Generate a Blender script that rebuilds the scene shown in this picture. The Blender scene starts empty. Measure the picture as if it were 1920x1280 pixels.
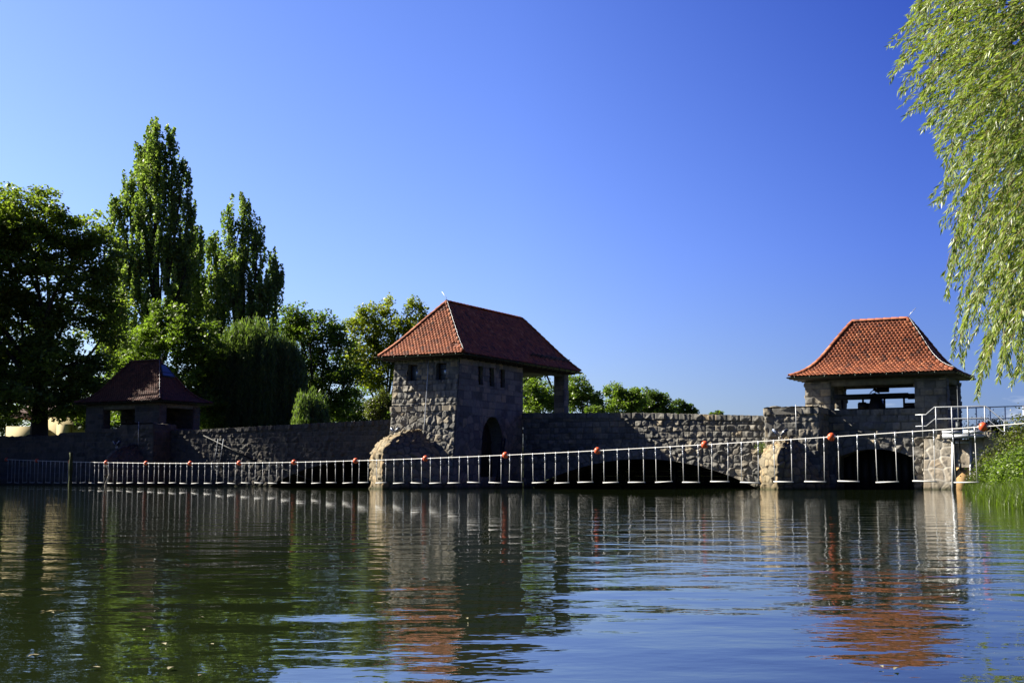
import bpy, math, random
import numpy as np
from mathutils import Vector

S = bpy.context.scene
COL = S.collection

# ------------------------------------------------------------------ camera, sky, sun, exposure
F_PX = 2440.0
TILT = math.atan(252.0 / F_PX)
CAM_Z = 0.6
cam_d = bpy.data.cameras.new("camera")
cam = bpy.data.objects.new("camera", cam_d)
COL.objects.link(cam)
cam.location = (0, 0, CAM_Z)
cam.rotation_euler = (math.pi / 2 + TILT, 0, 0)
cam_d.sensor_width = 36.0
cam_d.lens = F_PX / 1920.0 * 36.0
cam_d.clip_start = 0.1
cam_d.clip_end = 6000
S.camera = cam

TO_SUN = Vector((-0.9826, 0.2845, 0.79)).normalized()
SUN_EL = math.asin(TO_SUN.z)
SUN_AZ = math.atan2(TO_SUN.x, TO_SUN.y)          # clockwise from +Y

w = bpy.data.worlds.new("World")
S.world = w
w.use_nodes = True
nt = w.node_tree
nt.nodes.clear()
def N(tree, kind, **kw):
    n = tree.nodes.new(kind)
    for k, v in kw.items():
        setattr(n, k, v)
    return n
sky = N(nt, "ShaderNodeTexSky", sky_type='NISHITA', sun_disc=False)
sky.sun_elevation = SUN_EL
sky.sun_rotation = SUN_AZ
sky.air_density = 1.0
sky.dust_density = 0.6
sky.ozone_density = 2.5
bg = N(nt, "ShaderNodeBackground")
bg.inputs[1].default_value = 0.050
wo = N(nt, "ShaderNodeOutputWorld")
tcw = N(nt, "ShaderNodeTexCoord")
sepw = N(nt, "ShaderNodeSeparateXYZ")
nt.links.new(tcw.outputs["Generated"], sepw.inputs[0])
# the polarised, deeper blue away from the sun (towards +X and upwards)
def mathn(tree, op, a, b=None, c=None, clamp=False):
    n = N(tree, "ShaderNodeMath", operation=op, use_clamp=clamp)
    for i, x in enumerate((a, b, c)):
        if x is None: continue
        if isinstance(x, (int, float)): n.inputs[i].default_value = x
        else: tree.links.new(x, n.inputs[i])
    return n.outputs[0]
def mixc(tree, fac, a, b, blend='MIX'):
    n = N(tree, "ShaderNodeMix", data_type='RGBA', blend_type=blend)
    for idx, x in ((0, fac), (6, a), (7, b)):
        if isinstance(x, (int, float)): n.inputs[idx].default_value = x
        elif isinstance(x, tuple): n.inputs[idx].default_value = (*x, 1)
        else: tree.links.new(x, n.inputs[idx])
    return n.outputs[2]
pol = mathn(nt, 'MULTIPLY_ADD', sepw.outputs[0], 1.0, mathn(nt, 'MULTIPLY_ADD', sepw.outputs[1], -0.55, 0.93), True)
hz = mathn(nt, 'MULTIPLY_ADD', sepw.outputs[2], 2.6, 0.05, True)
polz = mathn(nt, 'MULTIPLY', pol, mathn(nt, 'MULTIPLY_ADD', hz, 0.75, 0.25))
tint = mixc(nt, polz, (1.25, 1.40, 1.62), (0.20, 0.40, 1.10))
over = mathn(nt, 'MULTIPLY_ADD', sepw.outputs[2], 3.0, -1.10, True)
back = mathn(nt, 'MULTIPLY', mathn(nt, 'MULTIPLY_ADD', sepw.outputs[1], 1.6, 0.75, True), mathn(nt, 'SUBTRACT', 1.0, over))  # unseen sky overhead and behind the camera is darkened to cut fill light
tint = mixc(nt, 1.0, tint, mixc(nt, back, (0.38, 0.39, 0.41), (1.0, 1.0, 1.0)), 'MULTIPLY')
cr = N(nt, "ShaderNodeValToRGB"); el = cr.color_ramp.elements
el.new(0.5); el.new(0.8)
for e_, (p_, c_) in zip(el, ((0.10, (0.78, 0.73, 0.86)), (0.5, (0.66, 0.65, 0.92)), (0.80, (0.39, 0.42, 0.72)), (1.0, (0.33, 0.37, 0.68)))):
    e_.position = p_; e_.color = (*c_, 1)
nt.links.new(mathn(nt, 'MULTIPLY_ADD', sepw.outputs[0], 1.05, 0.5, True), cr.inputs[0])
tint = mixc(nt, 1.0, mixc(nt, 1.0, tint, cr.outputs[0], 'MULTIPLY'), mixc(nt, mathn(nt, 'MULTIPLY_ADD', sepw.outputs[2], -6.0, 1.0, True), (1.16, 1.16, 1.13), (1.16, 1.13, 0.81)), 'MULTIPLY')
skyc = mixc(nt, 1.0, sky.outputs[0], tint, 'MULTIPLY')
# thin fair-weather wisps low over the horizon behind the weir
mapw = N(nt, "ShaderNodeMapping")
mapw.inputs["Scale"].default_value = (9, 9, 34)
nt.links.new(tcw.outputs["Generated"], mapw.inputs[0])
nzw = N(nt, "ShaderNodeTexNoise")
nzw.inputs["Scale"].default_value = 3.2
nzw.inputs["Detail"].default_value = 6
nt.links.new(mapw.outputs[0], nzw.inputs[0])
wisp = mathn(nt, 'MULTIPLY_ADD', nzw.outputs[0], 5.0, -2.85, True)
low = mathn(nt, 'SUBTRACT', 1.0, mathn(nt, 'MULTIPLY', mathn(nt, 'ABSOLUTE', mathn(nt, 'SUBTRACT', sepw.outputs[2], 0.047)), 48.0), None, True)
low = mathn(nt, 'MULTIPLY', low, mathn(nt, 'MULTIPLY_ADD', sepw.outputs[0], 7.0, -0.55, True))
skyc = mixc(nt, mathn(nt, 'MULTIPLY', mathn(nt, 'MULTIPLY', wisp, low), 0.6, None, True), skyc, (7.5, 8.0, 9.0))
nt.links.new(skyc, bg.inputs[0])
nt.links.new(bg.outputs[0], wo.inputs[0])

sun_d = bpy.data.lights.new("sun", 'SUN')
sun_d.energy = 5.0
sun_d.angle = math.radians(0.53)
sun_d.color = (1.0, 0.93, 0.80)
sun = bpy.data.objects.new("sun", sun_d)
COL.objects.link(sun)
sun.rotation_euler = TO_SUN.to_track_quat('Z', 'Y').to_euler()

S.view_settings.view_transform = 'Standard'
S.view_settings.look = 'None'
S.view_settings.exposure = 1.45
S.view_settings.gamma = 1.0
S.render.engine = 'CYCLES'
S.cycles.use_denoising = True
S.cycles.max_bounces = 8
S.cycles.diffuse_bounces = 5
S.cycles.glossy_bounces = 3
S.cycles.transmission_bounces = 3
S.cycles.transparent_max_bounces = 4
S.cycles.sample_clamp_indirect = 6.0
S.cycles.caustics_reflective = False
S.cycles.caustics_refractive = False

# ------------------------------------------------------------------ frames of reference
# the weir runs obliquely: u along it (to the right and nearer), v away from us, origin at the water line
BU = np.array([0.8807, -0.4738, 0.0]); AV = np.array([0.4738, 0.8807, 0.0]); UP = np.array([0, 0, 1.0])
ORG = np.array([0, 68.3, 0.0])
def W(u, v, z):
    return ORG + u * BU + v * AV + z * UP
def WA(P):
    P = np.asarray(P, float)
    return ORG + P[:, 0:1] * BU + P[:, 1:2] * AV + P[:, 2:3] * UP
def at(px, py, Y):
    """point at distance Y seen at photo pixel px, py (1920 x 1280)"""
    c, s = math.cos(TILT), math.sin(TILT)
    a, b = px - 960.0, 640.0 - py
    r = np.array([a, F_PX * c - b * s, F_PX * s + b * c])
    return np.array([0, 0, CAM_Z]) + r * (Y / r[1])

# ------------------------------------------------------------------ object helpers
def tag(o, label=None, cat=None, group=None, kind=None):
    if label: o["label"] = label
    if cat: o["category"] = cat
    if group: o["group"] = group
    if kind: o["kind"] = kind
    return o
def thing(name, label, cat, loc, group=None):
    o = bpy.data.objects.new(name, None)
    COL.objects.link(o)
    o.location = tuple(loc)
    o.empty_display_size = 0.3
    return tag(o, label, cat, group)
class Buf:
    """collects polygons in world coordinates, links them as ONE mesh object"""
    def __init__(s):
        s.V = []; s.Q = []; s.G = []; s.n = 0; s.att = {}
    def add(s, V, faces, **att):
        V = np.asarray(V, float).reshape(-1, 3)
        f = faces
        if isinstance(f, np.ndarray) and f.ndim == 2 and f.shape[1] == 4:
            s.Q.append(f + s.n)
        else:
            s.G += [[i + s.n for i in x] for x in f]
        for k, a in att.items():
            s.att.setdefault(k, []).append((s.n, np.broadcast_to(np.asarray(a, float), (len(V),))))
        s.V.append(V); s.n += len(V)
    def box(s, c, size, ax=(BU, AV, UP), **att):
        c = np.asarray(c, float)
        h = [np.asarray(a) * d / 2 for a, d in zip(ax, size)]
        V = [c + i * h[0] + j * h[1] + k * h[2] for k in (-1, 1) for j in (-1, 1) for i in (-1, 1)]
        s.add(V, [(0, 2, 3, 1), (4, 5, 7, 6), (0, 1, 5, 4), (2, 6, 7, 3), (0, 4, 6, 2), (1, 3, 7, 5)], **att)
    def ubox(s, u0, u1, v0, v1, z0, z1, **att):
        s.box(W((u0 + u1) / 2, (v0 + v1) / 2, (z0 + z1) / 2), (u1 - u0, v1 - v0, z1 - z0), **att)
    def bar(s, p, q, wd, ht=None, **att):
        p, q = np.asarray(p, float), np.asarray(q, float)
        d = q - p; L = np.linalg.norm(d); d = d / L
        ref = UP if abs(d[2]) < 0.9 else BU
        a = np.cross(d, ref); a /= np.linalg.norm(a); b = np.cross(a, d)
        s.box((p + q) / 2, (L, wd, ht or wd), (d, a, b), **att)
    def tube(s, pts, rad, n=8, caps=True, **att):
        P = [np.asarray(p, float) for p in pts]
        R = list(rad) if hasattr(rad, '__len__') else [rad] * len(P)
        V = []; prev = None
        for i, p in enumerate(P):
            d = P[min(i + 1, len(P) - 1)] - P[max(i - 1, 0)]
            d = d / (np.linalg.norm(d) + 1e-9)
            if prev is None:
                ref = UP if abs(d[2]) < 0.9 else BU
                a = np.cross(d, ref)
            else:
                a = prev - d * np.dot(prev, d)
            a = a / (np.linalg.norm(a) + 1e-9); prev = a
            b = np.cross(d, a)
            for k in range(n):
                t = 2 * math.pi * k / n
                V.append(p + R[i] * (math.cos(t) * a + math.sin(t) * b))
        Fs = []
        for i in range(len(P) - 1):
            for k in range(n):
                k2 = (k + 1) % n
                Fs.append((i * n + k, i * n + k2, (i + 1) * n + k2, (i + 1) * n + k))
        if caps:
            Fs.append(tuple(range(n))[::-1]); Fs.append(tuple((len(P) - 1) * n + k for k in range(n)))
        s.add(V, Fs, **att)
    def ball(s, c, r, seg=16, rings=10, sc=(1, 1, 1), **att):
        c = np.asarray(c, float); V = [c + np.array((0, 0, r * sc[2]))]
        for i in range(1, rings):
            t = math.pi * i / rings
            for k in range(seg):
                p = 2 * math.pi * k / seg
                V.append(c + r * np.array((math.sin(t) * math.cos(p) * sc[0], math.sin(t) * math.sin(p) * sc[1], math.cos(t) * sc[2])))
        V.append(c - np.array((0, 0, r * sc[2])))
        Fs = [(0, 1 + k, 1 + (k + 1) % seg) for k in range(seg)]
        for i in range(rings - 2):
            for k in range(seg):
                a = 1 + i * seg + k; b = 1 + i * seg + (k + 1) % seg
                Fs.append((a, a + seg, b + seg, b))
        e = len(V) - 1; o = 1 + (rings - 2) * seg
        Fs += [(e, o + (k + 1) % seg, o + k) for k in range(seg)]
        s.add(V, Fs, **att)
    def build(s, name, mat, parent=None, smooth=False, label=None):
        V = np.concatenate(s.V) if s.V else np.zeros((0, 3))
        if parent is not None:
            off = np.array(parent.matrix_basis.translation)
            g = parent.parent
            while g is not None:
                off = off + np.array(g.matrix_basis.translation); g = g.parent
            V = V - off
        me = bpy.data.meshes.new(name)
        me.vertices.add(len(V)); me.vertices.foreach_set("co", V.astype(np.float32).ravel())
        Q = np.concatenate(s.Q) if s.Q else np.zeros((0, 4), int)
        gl = np.array([len(x) for x in s.G], int)
        loops = np.concatenate([Q.ravel(), np.array([i for x in s.G for i in x], int)])
        tot = np.concatenate([np.full(len(Q), 4, int), gl])
        start = np.concatenate([[0], np.cumsum(tot)[:-1]]) if len(tot) else tot
        me.loops.add(len(loops)); me.loops.foreach_set("vertex_index", loops.astype(np.int32))
        me.polygons.add(len(tot)); me.polygons.foreach_set("loop_start", start.astype(np.int32))
        for k, chunks in s.att.items():
            a = me.attributes.new(k, 'FLOAT', 'POINT')
            arr = np.zeros(len(V), np.float32)
            for o, x in chunks: arr[o:o + len(x)] = x
            a.data.foreach_set("value", arr)
        me.update(calc_edges=True)
        me.validate()
        if smooth: me.polygons.foreach_set("use_smooth", np.ones(len(tot), bool))
        me.materials.append(mat)
        ob = bpy.data.objects.new(name, me)
        COL.objects.link(ob)
        if parent is not None: ob.parent = parent
        if label: ob["label"] = label
        return ob

# ------------------------------------------------------------------ materials
def mat(name):
    m = bpy.data.materials.new(name); m.use_nodes = True
    t = m.node_tree; t.nodes.clear()
    out = N(t, "ShaderNodeOutputMaterial")
    b = N(t, "ShaderNodeBsdfPrincipled")
    t.links.new(b.outputs[0], out.inputs[0])
    return m, t, b, out
def noise(t, scale, detail=4, rough=0.55, coord=None, dims='3D'):
    n = N(t, "ShaderNodeTexNoise")
    n.inputs["Scale"].default_value = scale; n.inputs["Detail"].default_value = detail
    n.inputs["Roughness"].default_value = rough
    if coord is None:
        g = N(t, "ShaderNodeNewGeometry"); coord = g.outputs["Position"]
    t.links.new(coord, n.inputs["Vector"])
    return n.outputs[0]
def attr(t, name):
    n = N(t, "ShaderNodeAttribute", attribute_name=name); return n.outputs["Fac"]
def ramp(t, fac, stops):
    r = N(t, "ShaderNodeValToRGB"); e = r.color_ramp.elements
    while len(e) < len(stops): e.new(0.5)
    for el, (p, c) in zip(e, stops): el.position = p; el.color = (*c, 1)
    t.links.new(fac, r.inputs[0]); return r.outputs[0]
def bump(t, b, h, dist, strength=1.0):
    n = N(t, "ShaderNodeBump"); n.inputs["Distance"].default_value = dist; n.inputs["Strength"].default_value = strength
    t.links.new(h, n.inputs["Height"]); t.links.new(n.outputs[0], b.inputs["Normal"])

def stone_mat(name, stops, mortar=(0.07, 0.065, 0.055), gain=1.0):
    m, t, b, o = mat(name)
    base = ramp(t, attr(t, "tone"), stops)
    n1 = noise(t, 9.0, 6, 0.65)
    n2 = noise(t, 1.1, 4, 0.6)
    n3 = noise(t, 38.0, 3, 0.6)
    base = mixc(t, mathn(t, 'MULTIPLY_ADD', n1, 1.8, -0.55, True), base, mixc(t, 1.0, base, (0.55, 0.54, 0.53), 'MULTIPLY'))
    base = mixc(t, mathn(t, 'MULTIPLY_ADD', n2, 4.0, -2.2, True), base, (0.075, 0.07, 0.055))
    base = mixc(t, mathn(t, 'MULTIPLY_ADD', n3, 3.0, -1.75, True), base, mixc(t, 1.0, base, (1.6, 1.55, 1.45), 'MULTIPLY'))
    base = mixc(t, mathn(t, 'MULTIPLY', attr(t, "mortar"), 0.75), base, mortar)
    # green-brown algae line where the masonry meets the water
    g = N(t, "ShaderNodeNewGeometry"); sp = N(t, "ShaderNodeSeparateXYZ"); t.links.new(g.outputs["Position"], sp.inputs[0])
    wetn = mathn(t, 'MULTIPLY_ADD', noise(t, 3.0, 4, 0.6), 0.35, -0.17)
    wet = mathn(t, 'MULTIPLY_ADD', mathn(t, 'ADD', sp.outputs[2], wetn), -6.0, 2.4, True)
    base = mixc(t, mathn(t, 'MULTIPLY', wet, 0.5), base, mixc(t, 1.0, base, (0.45, 0.40, 0.30), 'MULTIPLY'))
    alg = mathn(t, 'MULTIPLY_ADD', sp.outputs[2], -8.0, 1.2, True)
    base = mixc(t, mathn(t, 'MULTIPLY', alg, 0.75), base, (0.030, 0.036, 0.012))
    t.links.new(base, b.inputs["Base Color"])
    b.inputs["Roughness"].default_value = 0.9
    b.inputs["Specular IOR Level"].default_value = 0.25
    bump(t, b, noise(t, 24.0, 4, 0.6), 0.007, 0.8)
    return m
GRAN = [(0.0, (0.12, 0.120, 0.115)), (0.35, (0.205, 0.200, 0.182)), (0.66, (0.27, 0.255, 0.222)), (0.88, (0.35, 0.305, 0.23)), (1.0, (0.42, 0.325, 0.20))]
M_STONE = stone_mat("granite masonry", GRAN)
M_STONE_SHADE = stone_mat("shade toned granite masonry", [(0.0, (0.06, 0.06, 0.058)), (0.5, (0.09, 0.087, 0.08)), (1.0, (0.125, 0.11, 0.088))], (0.11, 0.105, 0.095))  # granite colour lowered to carry the shade over the left structures
M_NOSE = stone_mat("ochre stained granite", [(0.0, (0.20, 0.175, 0.125)), (0.5, (0.33, 0.27, 0.17)), (1.0, (0.43, 0.31, 0.17))], (0.06, 0.052, 0.04))
M_PALE = stone_mat("pale polygonal granite", [(0.0, (0.36, 0.33, 0.27)), (0.5, (0.45, 0.40, 0.32)), (1.0, (0.50, 0.40, 0.28))], (0.56, 0.53, 0.46))

def plain(name, col, rough=0.6, metal=0.0, nscale=12.0, var=0.35, bumpd=0.0, spec=0.4):
    m, t, b, o = mat(name)
    n = noise(t, nscale, 5, 0.6)
    c = mixc(t, mathn(t, 'MULTIPLY_ADD', n, 2.0, -0.5, True), tuple(x * (1 - var) for x in col), tuple(min(1, x * (1 + var * 0.6)) for x in col))
    t.links.new(c, b.inputs["Base Color"])
    b.inputs["Roughness"].default_value = rough; b.inputs["Metallic"].default_value = metal
    b.inputs["Specular IOR Level"].default_value = spec
    if bumpd: bump(t, b, noise(t, nscale * 2.5, 5, 0.6), bumpd)
    return m
M_TIMBER = plain("dark stained timber", (0.028, 0.019, 0.013), 0.75, 0, 6, 0.5, 0.01)
M_FRAME = plain("brown window timber", (0.05, 0.028, 0.018), 0.6, 0, 20)
M_GUTTER = plain("weathered copper gutter", (0.05, 0.062, 0.052), 0.45, 0.6, 8, 0.5)
M_BEAM = plain("weathered concrete beam", (0.17, 0.16, 0.13), 0.9, 0, 5, 0.4, 0.01)
M_GALV = plain("galvanised steel", (0.52, 0.54, 0.56), 0.42, 0.35, 14, 0.2)
M_STEEL_D = plain("dark painted steel", (0.03, 0.038, 0.045), 0.5, 0.3, 10, 0.4)
M_MACH = plain("greased machine iron", (0.018, 0.018, 0.02), 0.5, 0.3, 10, 0.4)
M_OCHRE = plain("rust stained plate", (0.44, 0.27, 0.11), 0.85, 0, 3, 0.35, 0.01)
M_ROPE = plain("bleached white rope", (0.60, 0.59, 0.56), 0.7, 0, 30, 0.2)
M_WHITE = plain("off white plastic tube", (0.55, 0.55, 0.53), 0.7, 0, 20, 0.15, 0.0, 0.15)
M_FLOAT = plain("sun bleached orange plastic", (0.72, 0.115, 0.035), 0.42, 0, 9, 0.25)
M_MOSS = plain("mossy wet timber", (0.045, 0.062, 0.018), 0.9, 0, 15, 0.6, 0.02)
M_BIRCH = plain("peeling pale timber", (0.32, 0.29, 0.22), 0.85, 0, 12, 0.75, 0.02)
M_RENDER = plain("cream house render", (0.60, 0.50, 0.28), 0.9, 0, 1.5, 0.12)
M_LAMP = plain("blue grey lamp housing", (0.035, 0.06, 0.13), 0.35, 0.2, 10, 0.2)
M_LAMPF = plain("lamp rim aluminium", (0.42, 0.47, 0.55), 0.35, 0.6, 10, 0.2)
M_BARK = plain("tree bark", (0.045, 0.036, 0.027), 0.95, 0, 5, 0.5, 0.03)
M_EARTH = plain("damp soil and leaf litter", (0.035, 0.040, 0.018), 0.95, 0, 1.5, 0.5, 0.05)
M_DARKWOOD = plain("wet black stop boards", (0.012, 0.013, 0.011), 0.6, 0, 4, 0.5, 0.02)
M_ASPHALT = plain("gritty deck paving", (0.08, 0.078, 0.07), 0.95, 0, 8, 0.3, 0.01)

def glass_mat():
    m, t, b, o = mat("old window glass")
    b.inputs["Base Color"].default_value = (0.5, 0.55, 0.6, 1); b.inputs["Metallic"].default_value = 0.5
    b.inputs["Roughness"].default_value = 0.06
    b.inputs["Specular IOR Level"].default_value = 0.9
    b.inputs["Coat Weight"].default_value = 0.6
    return m
M_GLASS = glass_mat()

def tile_mat(name, stops, lichen=0.35):
    m, t, b, o = mat(name)
    c = ramp(t, attr(t, "tone"), stops)
    c = mixc(t, mathn(t, 'MULTIPLY_ADD', noise(t, 1.7, 5, 0.7), 4.5, -2.2, True), c, mixc(t, 1.0, c, (0.5, 0.5, 0.48), 'MULTIPLY'))
    c = mixc(t, mathn(t, 'MULTIPLY', mathn(t, 'MULTIPLY_ADD', noise(t, 7.0, 6, 0.7), 5.0, -3.1, True), lichen), c, (0.22, 0.18, 0.12))
    t.links.new(c, b.inputs["Base Color"])
    b.inputs["Roughness"].default_value = 0.72
    b.inputs["Specular IOR Level"].default_value = 0.3
    bump(t, b, noise(t, 60.0, 3, 0.6), 0.0008, 0.6)
    return m
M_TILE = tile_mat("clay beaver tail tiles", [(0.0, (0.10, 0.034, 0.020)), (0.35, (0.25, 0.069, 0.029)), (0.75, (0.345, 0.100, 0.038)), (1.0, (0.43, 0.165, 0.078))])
M_TILE_SHADE = tile_mat("shade toned brown red tiles", [(0.0, (0.05, 0.020, 0.014)), (0.5, (0.085, 0.029, 0.018)), (1.0, (0.12, 0.042, 0.026))], 0.25)  # tile red lowered to carry the shade on the left roofs

def leaf_mat(name, dark, light, trans=0.52, gloss=0.5, tmul=(1.25, 1.45, 0.5)):
    m, t, b, o = mat(name)
    c = mixc(t, attr(t, "tone"), dark, light)
    t.links.new(c, b.inputs["Base Color"])
    b.inputs["Roughness"].default_value = 0.45
    b.inputs["Specular IOR Level"].default_value = gloss
    tr = N(t, "ShaderNodeBsdfTranslucent")
    t.links.new(mixc(t, 1.0, c, tmul, 'MULTIPLY'), tr.inputs[0])
    mx = N(t, "ShaderNodeMixShader"); mx.inputs[0].default_value = trans
    t.links.new(b.outputs[0], mx.inputs[1]); t.links.new(tr.outputs[0], mx.inputs[2])
    t.links.new(mx.outputs[0], o.inputs[0])
    return m
L_CHEST = leaf_mat("chestnut leaf", (0.088, 0.122, 0.03), (0.29, 0.343, 0.068))
L_POPL = leaf_mat("poplar leaf", (0.1, 0.152, 0.05), (0.311, 0.373, 0.136))
L_MAPLE = leaf_mat("maple leaf", (0.075, 0.118, 0.023), (0.211, 0.283, 0.062))
L_YELL = leaf_mat("yellowing poplar leaf", (0.13, 0.165, 0.02), (0.38, 0.38, 0.05))
L_DARK = leaf_mat("dark broad leaf", (0.043, 0.071, 0.023), (0.136, 0.194, 0.049))
L_WEEP = leaf_mat("weeping willow leaf", (0.07, 0.109, 0.038), (0.194, 0.251, 0.086))
L_WILL = leaf_mat("silvery willow leaf", (0.104, 0.155, 0.031), (0.356, 0.427, 0.137), 0.42, 0.7, (1.2, 1.3, 0.4))
L_GRASS = leaf_mat("bank grass", (0.05, 0.085, 0.014), (0.17, 0.23, 0.035))
L_IVY = leaf_mat("hedge leaf", (0.028, 0.036, 0.014), (0.15, 0.165, 0.045))

# ------------------------------------------------------------------ value noise and masonry relief
def vnoise(x, y, seed):
    xi = np.floor(x).astype(np.int64); yi = np.floor(y).astype(np.int64)
    fx = x - xi; fy = y - yi
    fx = fx * fx * (3 - 2 * fx); fy = fy * fy * (3 - 2 * fy)
    def hh(a, b):
        h = (a * 374761393 + b * 668265263 + seed * 974711) & 0x7fffffff
        h = ((h ^ (h >> 13)) * 1274126177) & 0x7fffffff
        return ((h ^ (h >> 16)) & 0xffff) / 65535.0
    return (hh(xi, yi) * (1 - fx) + hh(xi + 1, yi) * fx) * (1 - fy) + (hh(xi, yi + 1) * (1 - fx) + hh(xi + 1, yi + 1) * fx) * fy
_tab = np.random.RandomState(7)
TAB = _tab.rand(4096, 14)
def relief(s, t, seed, tcourse=-99, row=(0.26, 0.44), wid=(0.26, 0.78), coping=None, rough=1.0, cell=(0.50, 0.40), pw=0.03):
    """s along, t up (metres). Returns height, tone, mortar. Coursed rock-faced blocks above tcourse, rubble below."""
    rs = np.random.RandomState(seed)
    s = np.asarray(s, float); t = np.asarray(t, float)
    ids = np.zeros(s.shape, int); ds = np.zeros(s.shape); dt = np.zeros(s.shape); edge = np.full(s.shape, 9.0)
    t0 = -1.2; k = 0
    smin, smax = s.min() - 1, s.max() + 1
    wob = 0.05 * (vnoise(s * 1.3, t * 0.9, seed) - 0.5)
    tt = t + wob
    while t0 < t.max() + 0.5:
        h = rs.uniform(*row); m = (tt >= t0) & (tt < t0 + h)
        n = int((smax - smin) / wid[0]) + 4
        b = smin + np.cumsum(rs.uniform(wid[0], wid[1], n) * (1.0 if rs.rand() > 0.2 else 1.3)) - rs.rand()
        if m.any():
            sm = s[m] + 0.05 * (vnoise(s[m] * 1.7 + 9, t[m] * 2.3, seed + 5) - 0.5)
            j = np.clip(np.searchsorted(b, sm), 1, n - 1)
            lo, hi = b[j - 1], b[j]
            ids[m] = k * 131 + j
            ds[m] = sm - (lo + hi) / 2; dt[m] = tt[m] - (t0 + h / 2)
            edge[m] = np.minimum(np.minimum(sm - lo, hi - sm), np.minimum(tt[m] - t0, t0 + h - tt[m]))
        t0 += h; k += 1
    m = t < (tcourse + 0.12 * (vnoise(s * 0.8, s * 0 + 3, seed) - 0.5))
    if m.any():
        x = s[m] / cell[0] + 0.35 * vnoise(s[m] * 2, t[m] * 2, seed + 2); y = t[m] / cell[1] + 0.35 * vnoise(s[m] * 2 + 40, t[m] * 2, seed + 3)
        xi = np.floor(x).astype(int); yi = np.floor(y).astype(int)
        d1 = np.full(x.shape, 9.0); d2 = np.full(x.shape, 9.0); cid = np.zeros(x.shape, int); cx = np.zeros(x.shape); cy = np.zeros(x.shape)
        for i in (-1, 0, 1):
            for j in (-1, 0, 1):
                hsh = ((xi + i) * 73856093 ^ (yi + j) * 19349663 ^ seed * 83492791) & 4095
                px = xi + i + 0.15 + 0.7 * TAB[hsh, 0]; py = yi + j + 0.15 + 0.7 * TAB[hsh, 1]
                d = np.hypot(x - px, y - py)
                nw = d < d1
                d2 = np.where(nw, d1, np.minimum(d2, d)); cid = np.where(nw, hsh, cid)
                cx = np.where(nw, px, cx); cy = np.where(nw, py, cy); d1 = np.where(nw, d, d1)
        ids[m] = cid + 17; ds[m] = (x - cx) * cell[0]; dt[m] = (y - cy) * cell[1]; edge[m] = (d2 - d1) * 0.5 * cell[1]
    if coping is not None:          # (height of the coping course measured from its own top line)
        ct, cu = coping             # ct: distance below the top for every point; cu: thickness
        m = ct < cu
        L = 0.62; j = np.floor(s[m] / L + 0.25 * np.sin(np.floor(s[m] / L) * 3.1)).astype(int)
        ids[m] = 3000 + (j % 900); c = (s[m] / L - np.floor(s[m] / L)) * L
        ds[m] = c - L / 2; dt[m] = cu / 2 - ct[m]; edge[m] = np.minimum(np.minimum(c, L - c), cu - ct[m])
    T = TAB[(ids * 2654435 + seed * 7) & 4095]
    hgt = np.full(s.shape, 9.0)
    for q in range(3):
        c = 0.05 + 0.05 * T[..., 3 * q]
        a = (T[..., 3 * q + 1] - 0.5) * 1.3; bb = (T[..., 3 * q + 2] - 0.5) * 0.9
        hgt = np.minimum(hgt, c + a * ds + bb * dt)
    hgt = hgt + 0.024 * (vnoise(s * 8, t * 8, seed + 11) - 0.5) * 2 + 0.013 * (vnoise(s * 17, t * 17, seed + 12) - 0.5) * 2
    p = np.clip(edge / pw, 0, 1); p = p * p * (3 - 2 * p)
    hgt = np.clip(hgt, 0.03, 0.14) * p * rough
    if coping is not None: hgt = hgt + np.where(ct < cu, 0.05, 0.0) * p
    tone = T[..., 11] * 0.8 + 0.2 * T[..., 12]
    mort = np.clip(1 - edge / (pw * 0.95), 0, 1)
    return hgt, tone, mort

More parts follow.
